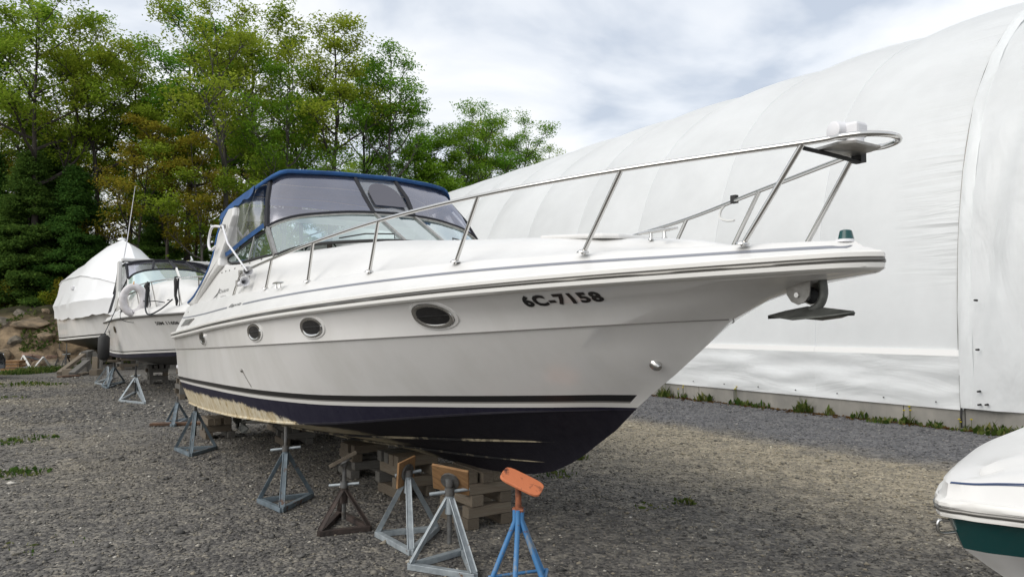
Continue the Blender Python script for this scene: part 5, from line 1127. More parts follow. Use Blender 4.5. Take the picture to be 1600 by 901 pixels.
def near_boat():
    tip = at(1474, 794, 3.34); uf = Vector((-.985, -.17)).normalized(); hd = math.atan2(uf.y, uf.x); Lh = 4.2
    org = tip.xy - uf * Lh; zt = tip.z
    root = empty('bowrider', (org.x, org.y, 0), hd, 'white and dark green boat bow in the near right corner', 'boat')
    ns = 46; g_ = [1 - (1 - i / (ns - 1))**2.2 for i in range(ns)]
    pb = pch([0, .05, .12, .25, .5, .9, 1.5, 2.4, 4.2], [0, .10, .17, .29, .48, .70, .90, 1.02, 1.06])          # half beam by distance aft of the tip
    def row(inset, zf, aft=0.0, sc=1.0):
        out = []
        for g in g_:
            a = Lh * (1 - g); bb_ = max(0, pb(a) * sc - inset * min(1, pb(a) / .3)); out.append(Vector((Lh * g - aft * (1 - min(1, a / 1.2) * .6), -bb_, zf(a))))
        out[-1].y = 0; return out      # note: y>0 is port here
    z0 = zt
    rub = row(0, lambda a: z0 + .01 * a); gt = row(.025, lambda a: z0 - .028 + .01 * a, .03); gb = row(.06, lambda a: z0 - .185 - .004 * a, .10, .95); lo = row(.11, lambda a: z0 - .27 - .02 * a, .22, .84); chn = row(.16, lambda a: z0 - .40 - .03 * a, .42, .72); kl = [Vector((p.x, 0, z0 - .50 - .10 * min(1, (Lh - p.x) / 1.0))) for p in row(0, lambda a: 0, .62)]
    def mm(b, rows):
        for sgn in (1, -1): b.quadgrid([[(p.x, -sgn * p.y, p.z) for p in r] for r in rows], flip=sgn > 0)
    b = MB(); mm(b, [gt, gb]); b.build('hull_band', 'dark_green', root, smooth=50)
    b = MB(); mm(b, [gb, lo, chn, kl]); b.poly([(r[0].x, -r[0].y, r[0].z) for r in (gt, gb, lo, chn, kl)] + [(r[0].x, r[0].y, r[0].z) for r in (chn, lo, gb, gt)]); b.build('hull_bottom', 'gelcoat', root, smooth=50)
    def lp(off, dz): 
        st_ = row(-off, lambda a: z0 + dz + .01 * a); st_ = [Vector((p.x + off * (1 if i > ns - 6 else .0), p.y, p.z)) for i, p in enumerate(st_)]
        return [(p.x, -p.y, p.z) for p in st_] + [(p.x, p.y, p.z) for p in reversed(st_[:-1])]
    MB().quadgrid([lp(-.03, -.035), lp(.014, -.032), lp(.02, -.018), lp(.012, -.012), lp(.012, .012), lp(.024, .018), lp(.024, .034), lp(.006, .046), lp(-.03, .05)]).build('rub_rail', 'stripe_white', root, smooth=40)
    MB().tube(lp(.018, .0), .011, 6).build('rub_rail_insert', 'rail_insert', root, smooth=60)
    ht = pch([0, .15, .4, .8, 1.3, 2.0, 4.2], [.135, .180, .215, .255, .305, .38, .45])
    d = [row(.0, lambda a: z0 + .04 + .01 * a), row(.03, lambda a: z0 + .06 + .01 * a, .02), row(.045, lambda a: z0 + .105 + .35 * (ht(a) - .115), .03), row(.085, lambda a: z0 + .115 + .7 * (ht(a) - .115), .06), row(.14, lambda a: z0 + ht(a) * .97, .12), row(.22, lambda a: z0 + ht(a) + .01, .2)]
    d.append([Vector((p.x, p.y * .5, p.z + .02)) for p in d[-1]]); d.append([Vector((p.x, 0, p.z + .03)) for p in d[-2]])
    b = MB(); mm(b, d); b.poly([(r[0].x, -r[0].y, r[0].z) for r in d] + [(r[0].x, r[0].y, r[0].z) for r in reversed(d[:-1])]); b.build('deck', 'gelcoat_deck', root, smooth=45)
    mat('thin_blue', (0.04, 0.07, 0.16), 0.4)
    for f, nm in ((.20, 'pinstripe'), (.36, 'pinstripe')):
        r_ = lr(d[2], d[3], f); pts = [Vector((p.x + .002, -p.y + .003, p.z + .002)) for p in r_[:-1]]
        MB().tube(pts, .0035 if f > .3 else .0022, 4).build(nm, 'thin_blue', root)
    t_ = rub[-1]; MB().tube(smoothpath([(t_.x - .03, 0, z0 - .055), (t_.x + .022, 0, z0 - .05), (t_.x + .034, 0, z0 - .08), (t_.x + .02, 0, z0 - .108), (t_.x - .06, 0, z0 - .11)], 5), .0075, 8).build('bow_eye', 'steel', root, smooth=60)
    p = org + uf * (Lh - .62); 
    stand('black boat stand under the bow in the near right corner', [Vector((p.x + .25 * math.cos(a), p.y + .25 * math.sin(a), 0)) for a in (.3, 2.4, 4.5)], 901, 901, 'rubber', None, handle_len=.2, apex_xy=(p.x, p.y), top_z=z0 - .55)
    p2 = org + uf * 1.2; crib('timber crib stack under the near right boat', Vector((p2.x, p2.y, 0)), hd, z0 - .60, 2, .4, .4, seed=31)
near_boat()

# ================================================================== ODD TIMBER, FRAMES, CAR BY THE BANK
def beam(label, a, c, w_, h_, m, name='timber_beam', cat='timber', group='old timber lying under the wrapped boat'):
    a, c = Vector(a), Vector(c); o = MB().bar(Vector(), c - a, w_, h_).build(name, m, None, bevel=.008); o.location = a; tag(o, label, cat, group); return o
def gz(px, py, h): p = G(px, py); return Vector((p.x, p.y, h))
beam('long grey timber propped at a slant against the pile', gz(92, 586, .06), gz(130, 582, .62), .16, .12, 'pale_wood')
beam('second slanting timber lower in the pile', gz(112, 588, .08), gz(137, 584, .45), .18, .12, 'grey_wood')
beam('short squared timber block lying below the slanting beams', gz(100, 587, .12), gz(114, 587, .12), .24, .22, 'pale_wood')
beam('reddish board lying flat in front of the timber pile', gz(92, 590, .035), gz(122, 588, .035), .22, .05, 'plywood_dark')
beam('pale board lying flat at the right of the reddish board', gz(121, 587, .04), gz(137, 584, .05), .2, .05, 'pale_wood')
beam('weathered grey post standing at the left of the prop posts', gz(134, 584, 0), gz(134, 584, .55), .22, .2, 'grey_wood')
beam('pale post standing on a block between the prop posts', gz(150, 585, .2), gz(150, 585, .6), .2, .18, 'pale_wood')
beam('thin grey post standing at the right of the prop posts', gz(157, 585, 0), gz(157, 585, .58), .09, .09, 'grey_wood')
beam('dark block under the pale standing post', gz(144, 586, .1), gz(156, 586, .1), .35, .2, 'old_wood')
o = MB().tube([(0, 0, 0), (.55, -.1, .05)], .12, 14).build('concrete_pipe', 'concrete', None, smooth=40); p = gz(126, 580, .55); o.location = p; tag(o, 'short grey pipe lying on top of the timber pile', 'pipe')
beam('grey log end lying beside the pipe on the pile', gz(131, 582, .62), gz(141, 580, .66), .22, .22, 'grey_wood')
def aframe(label, a, top, c, hgt):
    A, C_, T = gz(*a, .03), gz(*c, .03), gz(top[0], a[1] + .5, hgt); root = empty('stand_frame', (A + C_) / 2, 0, label, 'stand frame', 'bare white stand frames by the bank'); o_ = (A + C_) / 2; o_ = Vector((o_.x, o_.y, 0)); root.location = o_
    MB().bar(A - o_, T - o_, .05, .05).build('leg', 'white_paint', root); MB().bar(C_ - o_, T - o_, .05, .05).build('leg', 'white_paint', root); MB().bar(A - o_, C_ - o_, .05, .045).build('base_bar', 'grey_paint', root)
    back = Vector(((A.x + C_.x) / 2 + .1, A.y + .55, .03)); MB().bar(back - o_, T - o_, .05, .05).build('leg', 'grey_paint', root)
aframe('bare white stand frame on the grass, nearer the black car', (30, 571), (36, 560), (48, 577), .42)
aframe('bare white stand frame on the grass, nearer the wrapped boat', (54, 575), (67, 559), (78, 574), .44)
b = MB(); root = empty('wooden_crate', G(20, 580), R(8), 'orange brown slatted wooden crate beside the black car', 'crate')
for k in range(3): MB().box((0, -.2, .08 + k * .12), (.62, .02, .085)).build('slat', 'plywood', root, bevel=.003)
for k in range(3): MB().box((0, .2, .08 + k * .12), (.62, .02, .085)).build('slat', 'plywood', root, bevel=.003)
for x in (-.3, .3):
    for k in range(3): MB().box((x, 0, .08 + k * .12), (.02, .42, .085)).build('slat', 'plywood', root, bevel=.003)
MB().box((0, 0, .38), (.66, .46, .03)).build('lid', 'plywood', root, bevel=.004)

def car():
    p = G(9, 591); root = empty('parked_car', (p.x - 1.93, p.y - 1.35, 0), R(52), 'black car at the left edge, only its front end in view', 'car')
    # local x forward (to the right), body length 4.4
    prof = [(-2.2, .35), (-2.2, .80), (-2.05, .98), (-1.5, 1.05), (-.95, 1.42), (.15, 1.46), (.95, 1.02), (1.75, .92), (2.1, .82), (2.2, .62), (2.2, .34), (1.9, .26), (-1.95, .26)]
    rows = []
    for y, ins in ((-.86, .10), (-.88, .03), (-.80, 0), (.80, 0), (.88, .03), (.86, .10)):
        rows.append([((x - math.copysign(ins, x) * .8), y if z < .95 else y * .78, z - (ins * .3 if z > .5 else -ins * .1)) for x, z in prof])
    b = MB().quadgrid(rows, closed=True); b.poly(rows[0]); b.poly(rows[-1]); b.build('body', 'car_black', root, smooth=40, bevel=.03)
    for s_ in (-1, 1):
        MB().poly([(-.9, s_ * .76, 1.06), (.78, s_ * .76, 1.06), (.12, s_ * .69, 1.40), (-.8, s_ * .69, 1.38)]).build('side_window', 'dark_glass', root)
        for x in (-1.35, 1.35):
            wh = MB().lathe((x, s_ * .76, .32), (0, s_, 0), [(0, .22), (.01, .32), (.15, .32), (.16, .24)], 20).build('wheel', 'tyre', root, smooth=40); MB().lathe((x, s_ * .90, .32), (0, s_, 0), [(0, .22), (.015, .20), (.02, .05)], 16).build('rim', 'chrome', wh, smooth=40)
        MB().box((2.08, s_ * .62, .72), (.16, .36, .13)).build('headlight', 'chrome', root, bevel=.04)
    MB().box((2.2, 0, .60), (.04, 1.2, .10)).build('grille', 'rubber', root, bevel=.01); MB().box((2.19, 0, .42), (.06, 1.55, .12)).build('bumper', 'car_black', root, bevel=.03)
    MB().box((1.98, -.865, .80), (.35, .02, .025)).build('trim_strip', 'chrome', root)
car()

# ================================================================== ROCKS ON THE BANK
def rock_mesh(seed, sub=2):
    rr = random.Random(seed); bm = bmesh.new()
    for _ in range(16):
        v = Vector((rr.gauss(0, 1), rr.gauss(0, 1), rr.gauss(0, 1))).normalized() * rr.uniform(.75, 1.0); bm.verts.new(v)
    r_ = bmesh.ops.convex_hull(bm, input=bm.verts); bmesh.ops.delete(bm, geom=[g for g in r_['geom_interior'] if isinstance(g, bmesh.types.BMVert)], context='VERTS')
    bmesh.ops.bevel(bm, geom=list(bm.edges), offset=.10, segments=2, affect='EDGES', profile=.6)
    bmesh.ops.triangulate(bm, faces=bm.faces); bmesh.ops.subdivide_edges(bm, edges=bm.edges, cuts=1)
    for v in bm.verts:
        n = mnoise.noise(v.co * 2.2 + Vector((seed, 0, 0))) * .10 + mnoise.noise(v.co * 6 + Vector((seed, 5, 0))) * .03; v.co *= 1 + n
    me = bpy.data.meshes.new('boulder'); bm.to_mesh(me); bm.free(); me.polygons.foreach_set('use_smooth', [True] * len(me.polygons)); me.set_sharp_from_angle(angle=R(35)); return me
RK = [rock_mesh(i) for i in range(5)]
def boulder(label, px, py, d, sz, m, k, rz=0.0):
    d += 1.9; p = at(px, py, d); o = bpy.data.objects.new('boulder', RK[k % 5]); COL.objects.link(o); z = terrain(p.x, p.y)
    o.location = (p.x, p.y, z - sz[2] * .10); o.scale = (sz[0] * .85, sz[1] * .85, sz[2] * .8); o.rotation_euler = (rz * .4, rz * .3, rz)
    if not RK[k % 5].materials: RK[k % 5].materials.append(MATS['rock'])
    o.material_slots[0].link = 'OBJECT'; o.material_slots[0].material = MATS[m]; tag(o, label, 'boulder', 'boulders along the bank')
for a in (('big pinkish rounded boulder at the middle of the bank', 53, 522, 27.8, (.72, .6, .5), 'rock_pink', 0, .4), ('broad tan slab of rock high on the bank', 45, 492, 29.2, (1.25, .8, .5), 'rock', 1, .2), ('tan boulder beside the wrapped boat stern', 76, 500, 28.8, (.6, .6, .55), 'rock', 2, 1.1),
          ('pointed pale rock at the foot of the bank', 43, 543, 27.4, (.45, .4, .32), 'rock', 3, 2.0), ('small tan rock below the pink boulder', 65, 545, 27.3, (.40, .38, .26), 'rock_pink', 4, .7), ('tan boulder near the left edge low on the bank', 8, 535, 27.6, (.7, .6, .45), 'rock', 2, 2.5),
          ('grey ledge rock high at the left edge', 10, 497, 29.4, (.8, .7, .4), 'rock_grey', 1, 1.4), ('sloping tan rock at the bank foot behind the white frames', 62, 556, 27.0, (.55, .4, .25), 'rock', 0, 2.9), ('small dark rock between the slab and the left edge', 25, 515, 28.3, (.45, .4, .35), 'rock_grey', 3, .2), ('flat rock just under the bank crest', 36, 478, 30.2, (.7, .5, .25), 'rock_grey', 4, .9),
          ('rock low on the bank behind the wrapped boat stands', 100, 545, 28.2, (.6, .5, .4), 'rock', 1, 1.9), ('small round rock on the bank right of the pink boulder', 80, 530, 28.0, (.35, .3, .28), 'rock_pink', 2, .3), ('rock half buried at the left below the dark rock', 28, 552, 27.2, (.5, .45, .25), 'rock', 3, 1.2), ('small pale stone near the crest above the slab', 72, 483, 30.0, (.35, .3, .2), 'rock', 0, 2.2)): boulder(*a)

# ================================================================== TREES
def leaf_mesh(name, pts, size, flat=.5, per=1):
    """pts: (N,3) leaf centres; each leaf a bent four-cornered blade"""
    n = len(pts); P = np.asarray(pts); th = RNG.random(n) * 6.283; tl = RNG.normal(0, flat, (n, 2))
    sz = size * (0.65 + 0.7 * RNG.random(n))
    ax = np.stack([np.cos(th), np.sin(th), tl[:, 0]], 1); ax /= np.linalg.norm(ax, axis=1)[:, None]
    up = np.stack([tl[:, 1], RNG.normal(0, flat, n), np.ones(n)], 1); bx = np.cross(up, ax); bx /= np.linalg.norm(bx, axis=1)[:, None]
    a = ax * sz[:, None]; b = bx * sz[:, None] * .55; dn = np.array([0, 0, -1.0])[None] * (sz * .18)[:, None]
    V = np.stack([P - a * .5 + dn, P + b * .5, P + a * .55 + dn, P - b * .5], 1).reshape(-1, 3)
    Fq = np.arange(n * 4).reshape(-1, 4)
    me = bpy.data.meshes.new(name); me.vertices.add(n * 4); me.vertices.foreach_set('co', V.ravel().astype(np.float32)); me.loops.add(n * 4); me.loops.foreach_set('vertex_index', Fq.ravel().astype(np.int32))
    me.polygons.add(n); me.polygons.foreach_set('loop_start', np.arange(0, n * 4, 4, dtype=np.int32)); me.update(); me.validate(); return me
def make_tree(seed, H, spread, first, nb, leaves, lsize, trunk_r, lean=.03, upward=.55, dense=1.0, keep=.5, clus=.46):
    rr = random.Random(seed); wood = MB(); cl = []
    def path(p, d, ln, seg, wob, upw):
        out = [Vector(p)]; d = Vector(d).normalized()
        for i in range(seg):
            d = (d + Vector((rr.gauss(0, wob), rr.gauss(0, wob), rr.gauss(0, wob * .6) + upw / seg))).normalized(); out.append(out[-1] + d * ln / seg)
        return out
    def limb(p, d, ln, r_, lev):
        pts = path(p, d, ln, 6 if lev == 1 else 4, .16, upward if lev == 1 else .25); wood.tube(pts, [r_ * (1 - .8 * i / (len(pts) - 1)) for i in range(len(pts))], 5 if lev == 1 else 3, cap=False)
        if lev < 3:
            k = int(ln * (1.9 if lev == 1 else 1.7)) + 2
            for j in range(k):
                t = rr.uniform(.28, 1.0); q = pts[min(int(t * (len(pts) - 1)), len(pts) - 2)].lerp(pts[min(int(t * (len(pts) - 1)) + 1, len(pts) - 1)], rr.random())
                a = rr.uniform(0, 6.283); dd = (pts[-1] - pts[0]).normalized() * .7 + Vector((math.cos(a), math.sin(a), rr.uniform(-.1, .7))) * .75
                limb(q, dd, ln * rr.uniform(.28, .5) * (1.1 - .3 * t), r_ * .42, lev + 1)
        if lev >= 2:
            for q in pts[2:]:
                if rr.random() < keep: cl.append((q, rr.uniform(.5, 1.6)))
        else: cl.append((pts[-1], 1.4))
    trunk = path((0, 0, -.3), (rr.gauss(0, lean), rr.gauss(0, lean), 1), H * .93, 12, .035, .3)
    wood.tube(trunk, [trunk_r * (1 - .88 * (i / 12)**.85) for i in range(13)], 9, cap=False)
    for j in range(nb):
        f = first + (1 - first) * (j + rr.random() * .8) / nb; f = min(f, .98); q = trunk[min(int(f * 12), 11)].lerp(trunk[min(int(f * 12) + 1, 12)], (f * 12) % 1)
        a = j * 2.4 + rr.uniform(-.5, .5); rel = (f - first) / (1 - first); ln = spread * (1.05 - .62 * rel**1.4) * rr.uniform(.7, 1.15)
        limb(q, (math.cos(a), math.sin(a), .35 + .5 * rel), ln, trunk_r * (1 - .85 * f) * .62 + .012, 1)
    pts = []; w_ = np.array([c[1] for c in cl]); n_each = leaves / w_.sum()
    for q, ww in cl:
        k = max(1, int(n_each * ww * rr.uniform(.35, 1.65))); g = RNG.normal(0, 1, (k, 3)); g = g / np.linalg.norm(g, axis=1)[:, None] * (RNG.random((k, 1))**.45) * 1.55 * np.array([clus, clus, clus * .36]); pts.append(g + np.array(q))
    pts = np.concatenate(pts)
    return wood.mesh('trunk', 60), leaf_mesh('crown', pts, lsize)
def make_conifer(seed, H, spread, leaves):
    rr = random.Random(seed); wood = MB(); wood.tube([(0, 0, -.3), (0.05, 0, H * .5), (0, 0.05, H)], [.17, .10, .01], 7, cap=False); pts = []
    z = H * .06
    while z < H * .97:
        f = z / H; ln = spread * (1 - f)**.8 * rr.uniform(.8, 1.1) + .15
        for k in range(6):
            a = rr.uniform(0, 6.283); d = Vector((math.cos(a), math.sin(a), -.12 - .1 * rr.random())); e_ = Vector((0, 0, z)) + d * ln
            wood.tube([(0, 0, z), Vector((0, 0, z)) + d * ln * .6, e_ + Vector((0, 0, .06))], [.02, .012, .004], 3, cap=False)
            n = int(leaves * ln / (H * spread * 1.3)); t = RNG.random(n)**.7; base = np.array([0, 0, z]) + np.outer(t * ln, np.array(d)); pts.append(base + RNG.normal(0, 1, (n, 3)) * np.array([.22, .22, .09]) * (0.5 + t[:, None]))
        z += H * .035
    return wood.mesh('trunk', 60), leaf_mesh('crown', np.concatenate(pts), .17)
def make_shrub(seed, H, spread, leaves, ls=.13):
    rr = random.Random(seed); wood = MB(); pts = []
    for k in range(11):
        a = rr.uniform(0, 6.283); e_ = Vector((math.cos(a) * spread * rr.uniform(.2, 1), math.sin(a) * spread * rr.uniform(.2, 1), H * rr.uniform(.45, 1))); m_ = e_ * .5 + Vector((0, 0, H * .12)); wood.tube([(0, 0, -.1), m_, e_], [.025, .015, .004], 4, cap=False)
        n = leaves // 11; t = .3 + .7 * RNG.random(n); base = np.outer(t, np.array(e_)); pts.append(base + RNG.normal(0, 1, (n, 3)) * np.array([.28, .28, .2]) * spread * .6)
    P = np.concatenate(pts); P[:, 2] = np.maximum(P[:, 2], .03)
    return wood.mesh('stem', 60), leaf_mesh('foliage', P, ls)
PROTO = {
 'broad': (make_tree(11, 15, 4.6, .40, 15, 15000, .155, .20), 15), 'broad2': (make_tree(12, 15, 4.2, .44, 14, 13500, .155, .19), 15),
 'tall': (make_tree(13, 15, 3.0, .48, 14, 10000, .15, .17, upward=.8), 15), 'airy': (make_tree(14, 15, 3.6, .42, 12, 7000, .15, .15, upward=.8), 15),
 'mid': (make_tree(15, 11, 3.4, .30, 13, 9500, .14, .11, upward=.2, clus=.42), 11), 'mid2': (make_tree(16, 11, 3.0, .32, 12, 8500, .14, .11, upward=.25, clus=.42), 11),
 'small': (make_tree(17, 6.5, 2.3, .15, 12, 9000, .14, .08, upward=.3, clus=.42), 6.5), 'conifer': (make_conifer(18, 11, 3.0, 26000), 11)}
SHR = [make_shrub(31, 1.7, 1.2, 2600), make_shrub(32, 1.2, 1.0, 2000, .11)]
for wd, lf in [p[0] for p in PROTO.values()] + SHR:
    wd.materials.append(MATS['bark']); lf.materials.append(MATS['leaf_green'])
TOPZ = {}
for k_, (pp, h_) in PROTO.items():
    a_ = np.empty(len(pp[1].vertices) * 3, np.float32); pp[1].vertices.foreach_get('co', a_); TOPZ[k_] = float(np.percentile(a_[2::3], 99.7))
def plant(name, parts, loc, sc, rz, leaf, bark, label, cat, group, names=('trunk', 'crown'), sxy=1.0):
    root = empty(name, loc, rz, label, cat, group); root.scale = (sc * sxy, sc * sxy, sc)
    for nm, me, m in ((names[0], parts[0], bark), (names[1], parts[1], leaf)):
        o = bpy.data.objects.new(nm, me); COL.objects.link(o); o.parent = root; o.material_slots[0].link = 'OBJECT'; o.material_slots[0].material = MATS[m]
def tree(px, top, d, kind, leaf, label, rz, bark='bark', sxy=1.0, group='trees at the edge of the wood'):
    p = at(px, HY, d); z = terrain(p.x, p.y); zt = at(px, top, d).z; (parts, H) = PROTO[kind]; H = TOPZ[kind]
    plant('leafy_tree' if kind != 'conifer' else 'evergreen_tree', parts, (p.x, p.y, z - .05), (zt - z) / H, rz, leaf, bark, label, 'tree', group, sxy=sxy)
FRONT = [
 (52, -28, 35, 'broad', 'leaf_yellow', 'tallest yellow green tree at the far left of the wood', .3), (150, 30, 37, 'broad2', 'leaf_yellow', 'yellow green tree above the white wrapped boat', 1.4), (-40, -10, 37, 'broad2', 'leaf_green', 'green tree cut by the left edge of the picture', 2.2),
 (100, 8, 40, 'broad', 'leaf_green', 'tall green tree behind the yellow trees at left', 3.9), (200, 62, 41, 'tall', 'leaf_yellow', 'slender yellow green tree left of the sky gap', .9),
 (338, -4, 36, 'broad2', 'leaf_yellow', 'tallest tree left of centre, airy yellow green crown', 2.7), (290, 22, 40, 'broad', 'leaf_green', 'green tree right of the sky gap at the tree line', 5.0), (395, 12, 42, 'broad', 'leaf_yellow', 'yellow green tree behind the tallest centre tree', .2),
 (440, 95, 37, 'broad', 'leaf_green', 'bright green tree right above the blue canopy', 4.2), (512, 18, 38, 'tall', 'leaf_yellow', 'tall slim tree with bare lower trunk above the blue canopy', 1.9), (468, 40, 43, 'airy', 'leaf_yellow', 'sparse budding tree left of the tall slim tree', 3.1),
 (612, 74, 40, 'tall', 'leaf_green', 'tall green tree leaning right, right of the slim tree', 5.6), (562, 100, 42, 'tall', 'leaf_green', 'green tree between the two tall trees above the canopy', .7), (655, 182, 43, 'broad2', 'leaf_green', 'low green tree right of the leaning tree', 2.0), (700, 205, 42, 'mid', 'leaf_green', 'rounded green tree just left of the white building roof', 3.3),
 (752, 150, 45, 'airy', 'leaf_green', 'open crowned tree rising above the building roof', 1.2), (806, 180, 48, 'broad2', 'leaf_green', 'green tree behind the building roof, right of the open crown', 4.6), (845, 222, 54, 'airy', 'leaf_yellow', 'last tree of the row, peeping over the roof', .5),
 (205, 185, 35.5, 'mid', 'leaf_bronze', 'bronze leaved tree above the whip aerial', .4), (262, 165, 35.5, 'mid2', 'leaf_yellow', 'low yellow green tree right of the whip aerial', 2.3), (310, 215, 35.5, 'mid2', 'leaf_bronze', 'low bronze tree just left of the cruiser canopy', 4.0), (368, 190, 36, 'mid', 'leaf_yellow', 'spreading yellow green tree behind the cruiser arch', 1.0), (655, 240, 41, 'small', 'leaf_green', 'small green tree behind the canopy front', 2.0), (722, 165, 44, 'broad2', 'leaf_green', 'green tree close left of the open crowned tree', 4.9), (778, 195, 50, 'mid2', 'leaf_yellow', 'yellowish tree low behind the roof line', 2.9),
 (38, 240, 35, 'conifer', 'leaf_dark', 'dark evergreen low at the left edge of the wood', 0), (112, 262, 35.5, 'conifer', 'leaf_dark', 'dark evergreen behind the wrapped boat stern', 1.0), (-30, 230, 35.5, 'conifer', 'leaf_dark', 'dark evergreen cut by the left edge', 2.0), (240, 300, 36.5, 'conifer', 'leaf_dark', 'small dark evergreen behind the whip aerial', .5), (75, 215, 37, 'conifer', 'leaf_dark', 'taller dark evergreen behind the front evergreens', 2.6)]
for i, a in enumerate(FRONT): tree(*a, bark='bark_grey' if i % 3 == 2 else 'bark')
rb = random.Random(5)
topat = lambda x: np.interp(x, [-60, 0, 100, 200, 235, 250, 420, 450, 550, 640, 690, 720, 800, 860], [150, 150, 165, 200, 215, 190, 190, 200, 205, 225, 245, 240, 245, 258])
for i in range(24):
    px = -60 + 900 * (i + rb.random() * .8) / 24; d = rb.uniform(45, 58) if px < 640 else rb.uniform(50, 62)
    tree(px, topat(px) + rb.uniform(0, 60), d, rb.choice(['broad', 'mid', 'mid2', 'broad2']), rb.choice(['leaf_green', 'leaf_yellow', 'leaf_green', 'leaf_bronze'] if px < 450 else ['leaf_green', 'leaf_yellow', 'leaf_green']), 'tree in the dense wood behind the front row', rb.uniform(0, 6.28), sxy=1.1, group='trees filling the wood behind the front row')
for i in range(16):
    px = -60 + 760 * (i + rb.random() * .8) / 16; d = rb.uniform(38, 46)
    tree(px, rb.uniform(365, 420), d, 'small', rb.choice(['leaf_dark', 'leaf_green', 'leaf_dark', 'leaf_yellow']), 'young tree in the shaded undergrowth below the tall trees', rb.uniform(0, 6.28), group='young trees in the undergrowth')
for i in range(9):
    tree(-110 - 62 * i, 60 + rb.uniform(-30, 60), rb.uniform(36, 46), rb.choice(['broad', 'broad2', 'tall']), rb.choice(['leaf_green', 'leaf_yellow']), 'tree in the dense wood behind the front row', rb.uniform(0, 6.28), group='trees filling the wood behind the front row')
SH_L = [(4, 'yellowish shrub at the left edge on top of the bank'), (28, 'green shrub on the bank crest near the left edge'), (52, 'bright green shrub in the middle of the bank crest'), (78, 'yellowish shrub beside the wrapped boat on the crest'), (100, 'shrub partly behind the wrapped boat stern'), (130, 'leafy shrub showing above the wrapped boat'), (248, 'shrub behind the express boat canopy'), (290, 'shrub left of the cruiser aft curtain'), (322, 'shrub just behind the cruiser aft curtain')]
for i, (px, lb) in enumerate(SH_L):
    p = at(px, HY, 33.8 + (i % 3) * .5); plant('shrub', SHR[i % 2], (p.x, p.y, terrain(p.x, p.y) - .05), rb.uniform(.55, .85) if i < 5 else 1.3, rb.uniform(0, 6), ['leaf_yellow', 'leaf_green', 'leaf_green'][i % 3] if i % 4 else 'leaf_bronze', 'bark', lb, 'shrub', 'shrubs on the bank crest', ('stem', 'foliage'))
# the far wood that reads as one mass
n = 52000; x = RNG.uniform(-62, 14, n); y = 64 + RNG.random(n) * 9; z = 2.5 + RNG.random(n)**1.5 * 12.0
keep = z < 5 + 11 * (0.5 + 0.5 * np.sin(x * .21 + 1.0) * .4) ; x, y, z = x[keep], y[keep], z[keep]
zl = np.interp(CX + F * x / y, [-60, 640, 700, 860], [12.5, 11.5, 9.5, 8.5]); kp = z < zl
me = leaf_mesh('far_wood', np.stack([x, y, z], 1)[kp], .62); me.materials.append(MATS['leaf_dark']); o = bpy.data.objects.new('far_wood', me); COL.objects.link(o); tag(o, 'dark mass of far wood seen between the trunks', 'wood', kind='stuff')

# ================================================================== WEEDS AND GRASS
def tuft_mesh(seed, r_, h, n, flower=False, broad=.35):
    rg = np.random.default_rng(seed); V = []; Fc = []
    for i in range(n):
        a = rg.random() * 6.283; d = r_ * math.sqrt(rg.random()); x, y = d * math.cos(a), d * math.sin(a); hh = h * rg.uniform(.35, 1.0) * (1.1 - .6 * d / r_); w_ = rg.uniform(.004, .010) * (1 + 3 * (rg.random() < broad)); b = rg.random() * 6.283; lx, ly = math.cos(b) * hh * .5, math.sin(b) * hh * .5; px_, py_ = -math.sin(b) * w_, math.cos(b) * w_; o = len(V)
        V += [(x - px_ * .6, y - py_ * .6, 0), (x + px_ * .6, y + py_ * .6, 0), (x + lx * .4 + px_, y + ly * .4 + py_, hh * .6), (x + lx * .4 - px_, y + ly * .4 - py_, hh * .6), (x + lx, y + ly, hh)]; Fc += [(o, o + 1, o + 2, o + 3), (o + 3, o + 2, o + 4)]
    me = bpy.data.meshes.new('blades'); me.from_pydata(V, [], Fc); me.update(); return me
def tuft(label, p, r_, h, n, seed, leaf='leaf_weed', flower=False, cat='weed', group='weeds along the concrete wall', name='weed_clump', zb=0.0):
    root = empty(name, (p.x, p.y, zb), 0, label, cat, group); me = tuft_mesh(seed, r_, h, n); me.materials.append(MATS[leaf]); o = bpy.data.objects.new('blades', me); COL.objects.link(o); o.parent = root; o['kind'] = 'stuff'
    if flower:
        b = MB(); rr = random.Random(seed)
        for k in range(3):
            q = Vector((rr.uniform(-r_, r_) * .6, rr.uniform(-r_, r_) * .6, h * rr.uniform(.9, 1.35))); b.tube([(q.x, q.y, 0), q], .004, 4)
        b.build('stalk', leaf, root); 
        for k in range(3):
            rr2 = random.Random(seed); 
        rr = random.Random(seed)
        for k in range(3):
            q = Vector((rr.uniform(-r_, r_) * .6, rr.uniform(-r_, r_) * .6, h * rr.uniform(.9, 1.35))); MB().lathe(q, (0, 0, 1), [(0, .006), (.012, .022), (.02, .016)], 8).build('flower_head', 'flower', root)
def kpx(px):
    # wall foot position under image column px
    r_ = (px - CX) / F; o = tent_base(0, .12); d3 = TD
    k = (r_ * o.y - o.x) / (d3.x - r_ * d3.y); return tent_base(k, .12)
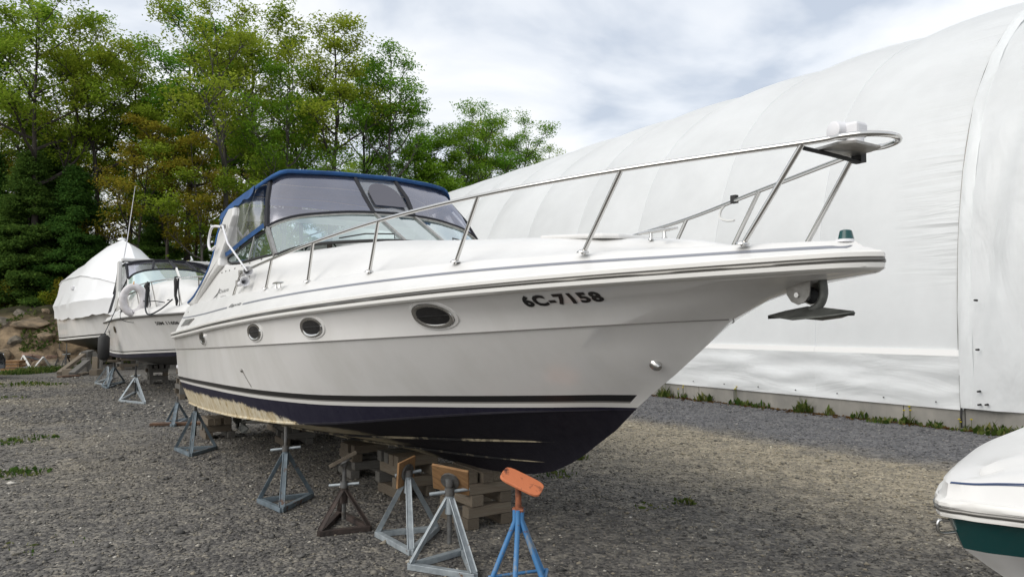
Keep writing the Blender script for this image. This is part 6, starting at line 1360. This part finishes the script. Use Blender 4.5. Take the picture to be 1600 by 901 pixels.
WL = [(1038, .28, .34, 90, True, 'weed clump with flowers at the end of the wall beside the bow'), (1061, .2, .28, 50, True, 'small flowering weed right of the first clump'), (1099, .26, .36, 110, False, 'dense green weed clump against the pale stretch of wall'), (1146, .2, .30, 60, True, 'tall thin flowering weed at the wall'), (1164, .18, .24, 50, False, 'low weed beside the tall flowering weed'), (1187, .24, .30, 60, False, 'dark drooping weed left of the wall seam'), (1252, .30, .30, 150, False, 'broad green weed below the fabric seam'), (1291, .1, .34, 20, False, 'single spindly weed on the bare wall'), (1342, .24, .26, 70, False, 'weed clump left of the wide grass'), (1380, .40, .20, 140, False, 'wide low grass clump along the wall'), (1412, .22, .32, 60, True, 'flowering weed beside the wide grass'), (1452, .26, .22, 70, False, 'low weeds left of the downpipe'), (1498, .22, .24, 70, True, 'yellow flowered weed at the downpipe'), (1545, .34, .24, 110, False, 'spreading weeds right of the downpipe'), (1590, .26, .36, 110, False, 'leafy green weed at the right edge of the wall')]
for i, (px, r_, h, n, fl, lb) in enumerate(WL): tuft(lb, kpx(px), r_ * rb.uniform(.55, 1.0), h * rb.uniform(.5, 1.0), int(n * rb.uniform(.5, 1.0)), 50 + i, flower=fl)
GP = [(34, 601, .75, .16, 500, 'grass patch on the gravel below the black car'), (85, 601, .35, .12, 160, 'small grass patch left of the timber pile'), (28, 740, .30, .12, 260, 'nearest grass patch at the left edge'), (46, 686, .35, .10, 200, 'sparse grass patch above the nearest one at left'), (12, 692, .22, .10, 110, 'grass tuft cut by the left edge'), (14, 622, .4, .10, 120, 'faint grass patch below the car'), (868, 741, .22, .10, 160, 'weed patch behind the orange pad, under the bow'), (910, 717, .10, .12, 60, 'small weed on the gravel just below the stem'), (1068, 786, .11, .11, 80, 'single green weed on the open gravel at right'), (1016, 792, .16, .05, 50, 'flat sparse weed left of the single green weed'), (76, 848, .3, .05, 40, 'faint sprig of grass at the lower left')]
for i, (px, py, r_, h, n, lb) in enumerate(GP): tuft(lb, G(px, py), r_ * 1.05, h * .75, int(n * .42), 90 + i, group='grass patches on the gravel', name='grass_patch', cat='grass')
GB = [(30, 584, .5), (50, 582, .6), (70, 580, .6), (90, 579, .5)]
for i, (px, py, r_) in enumerate(GB): tuft(['grass left of the white frames', 'grass before the first white frame', 'grass before the second white frame', 'grass by the wrapped boat stands'][i] + ' at the foot of the bank', G(px, py), r_ * 1.2, .28, 420, 120 + i, group='grass at the foot of the bank', name='grass_patch', cat='grass')
# dead leaves blown against the wall, grass on the bank
n = 1500; k = RNG.uniform(-6, 14, n); off = np.abs(RNG.normal(0, .16, n)) + .03
P = np.array([tuple(tent_base(a, c + .02)) for a, c in zip(k, off)]); P[:, 2] = .012 + RNG.random(n) * .02
me = leaf_mesh('dead_leaves', P, .075, .25); me.materials.append(MATS['leaf_dead']); o = bpy.data.objects.new('dead_leaves', me); COL.objects.link(o); tag(o, 'brown dead leaves blown along the foot of the wall', 'leaf litter', kind='stuff')
V = []
xs = RNG.uniform(-30, -8, 9000); ys = np.array([bank_foot(a) for a in xs]) + np.abs(RNG.normal(0, 1.5, 9000)) * RNG.choice([1, 1, 2.2], 9000)
kp = np.array([mnoise.noise(Vector((a * .5, c * .5, 8))) > -.05 for a, c in zip(xs, ys)]); xs, ys = xs[kp], ys[kp]
P = np.array([(a, c, terrain(a, c) + .04 + .1 * RNG.random()) for a, c in zip(xs, ys)]); me = leaf_mesh('bank_growth', P, .16, .9); me.materials.append(MATS['leaf_weed']); o = bpy.data.objects.new('bank_growth', me); COL.objects.link(o); tag(o, 'low green growth scattered over the earth bank', 'ground cover', kind='stuff')
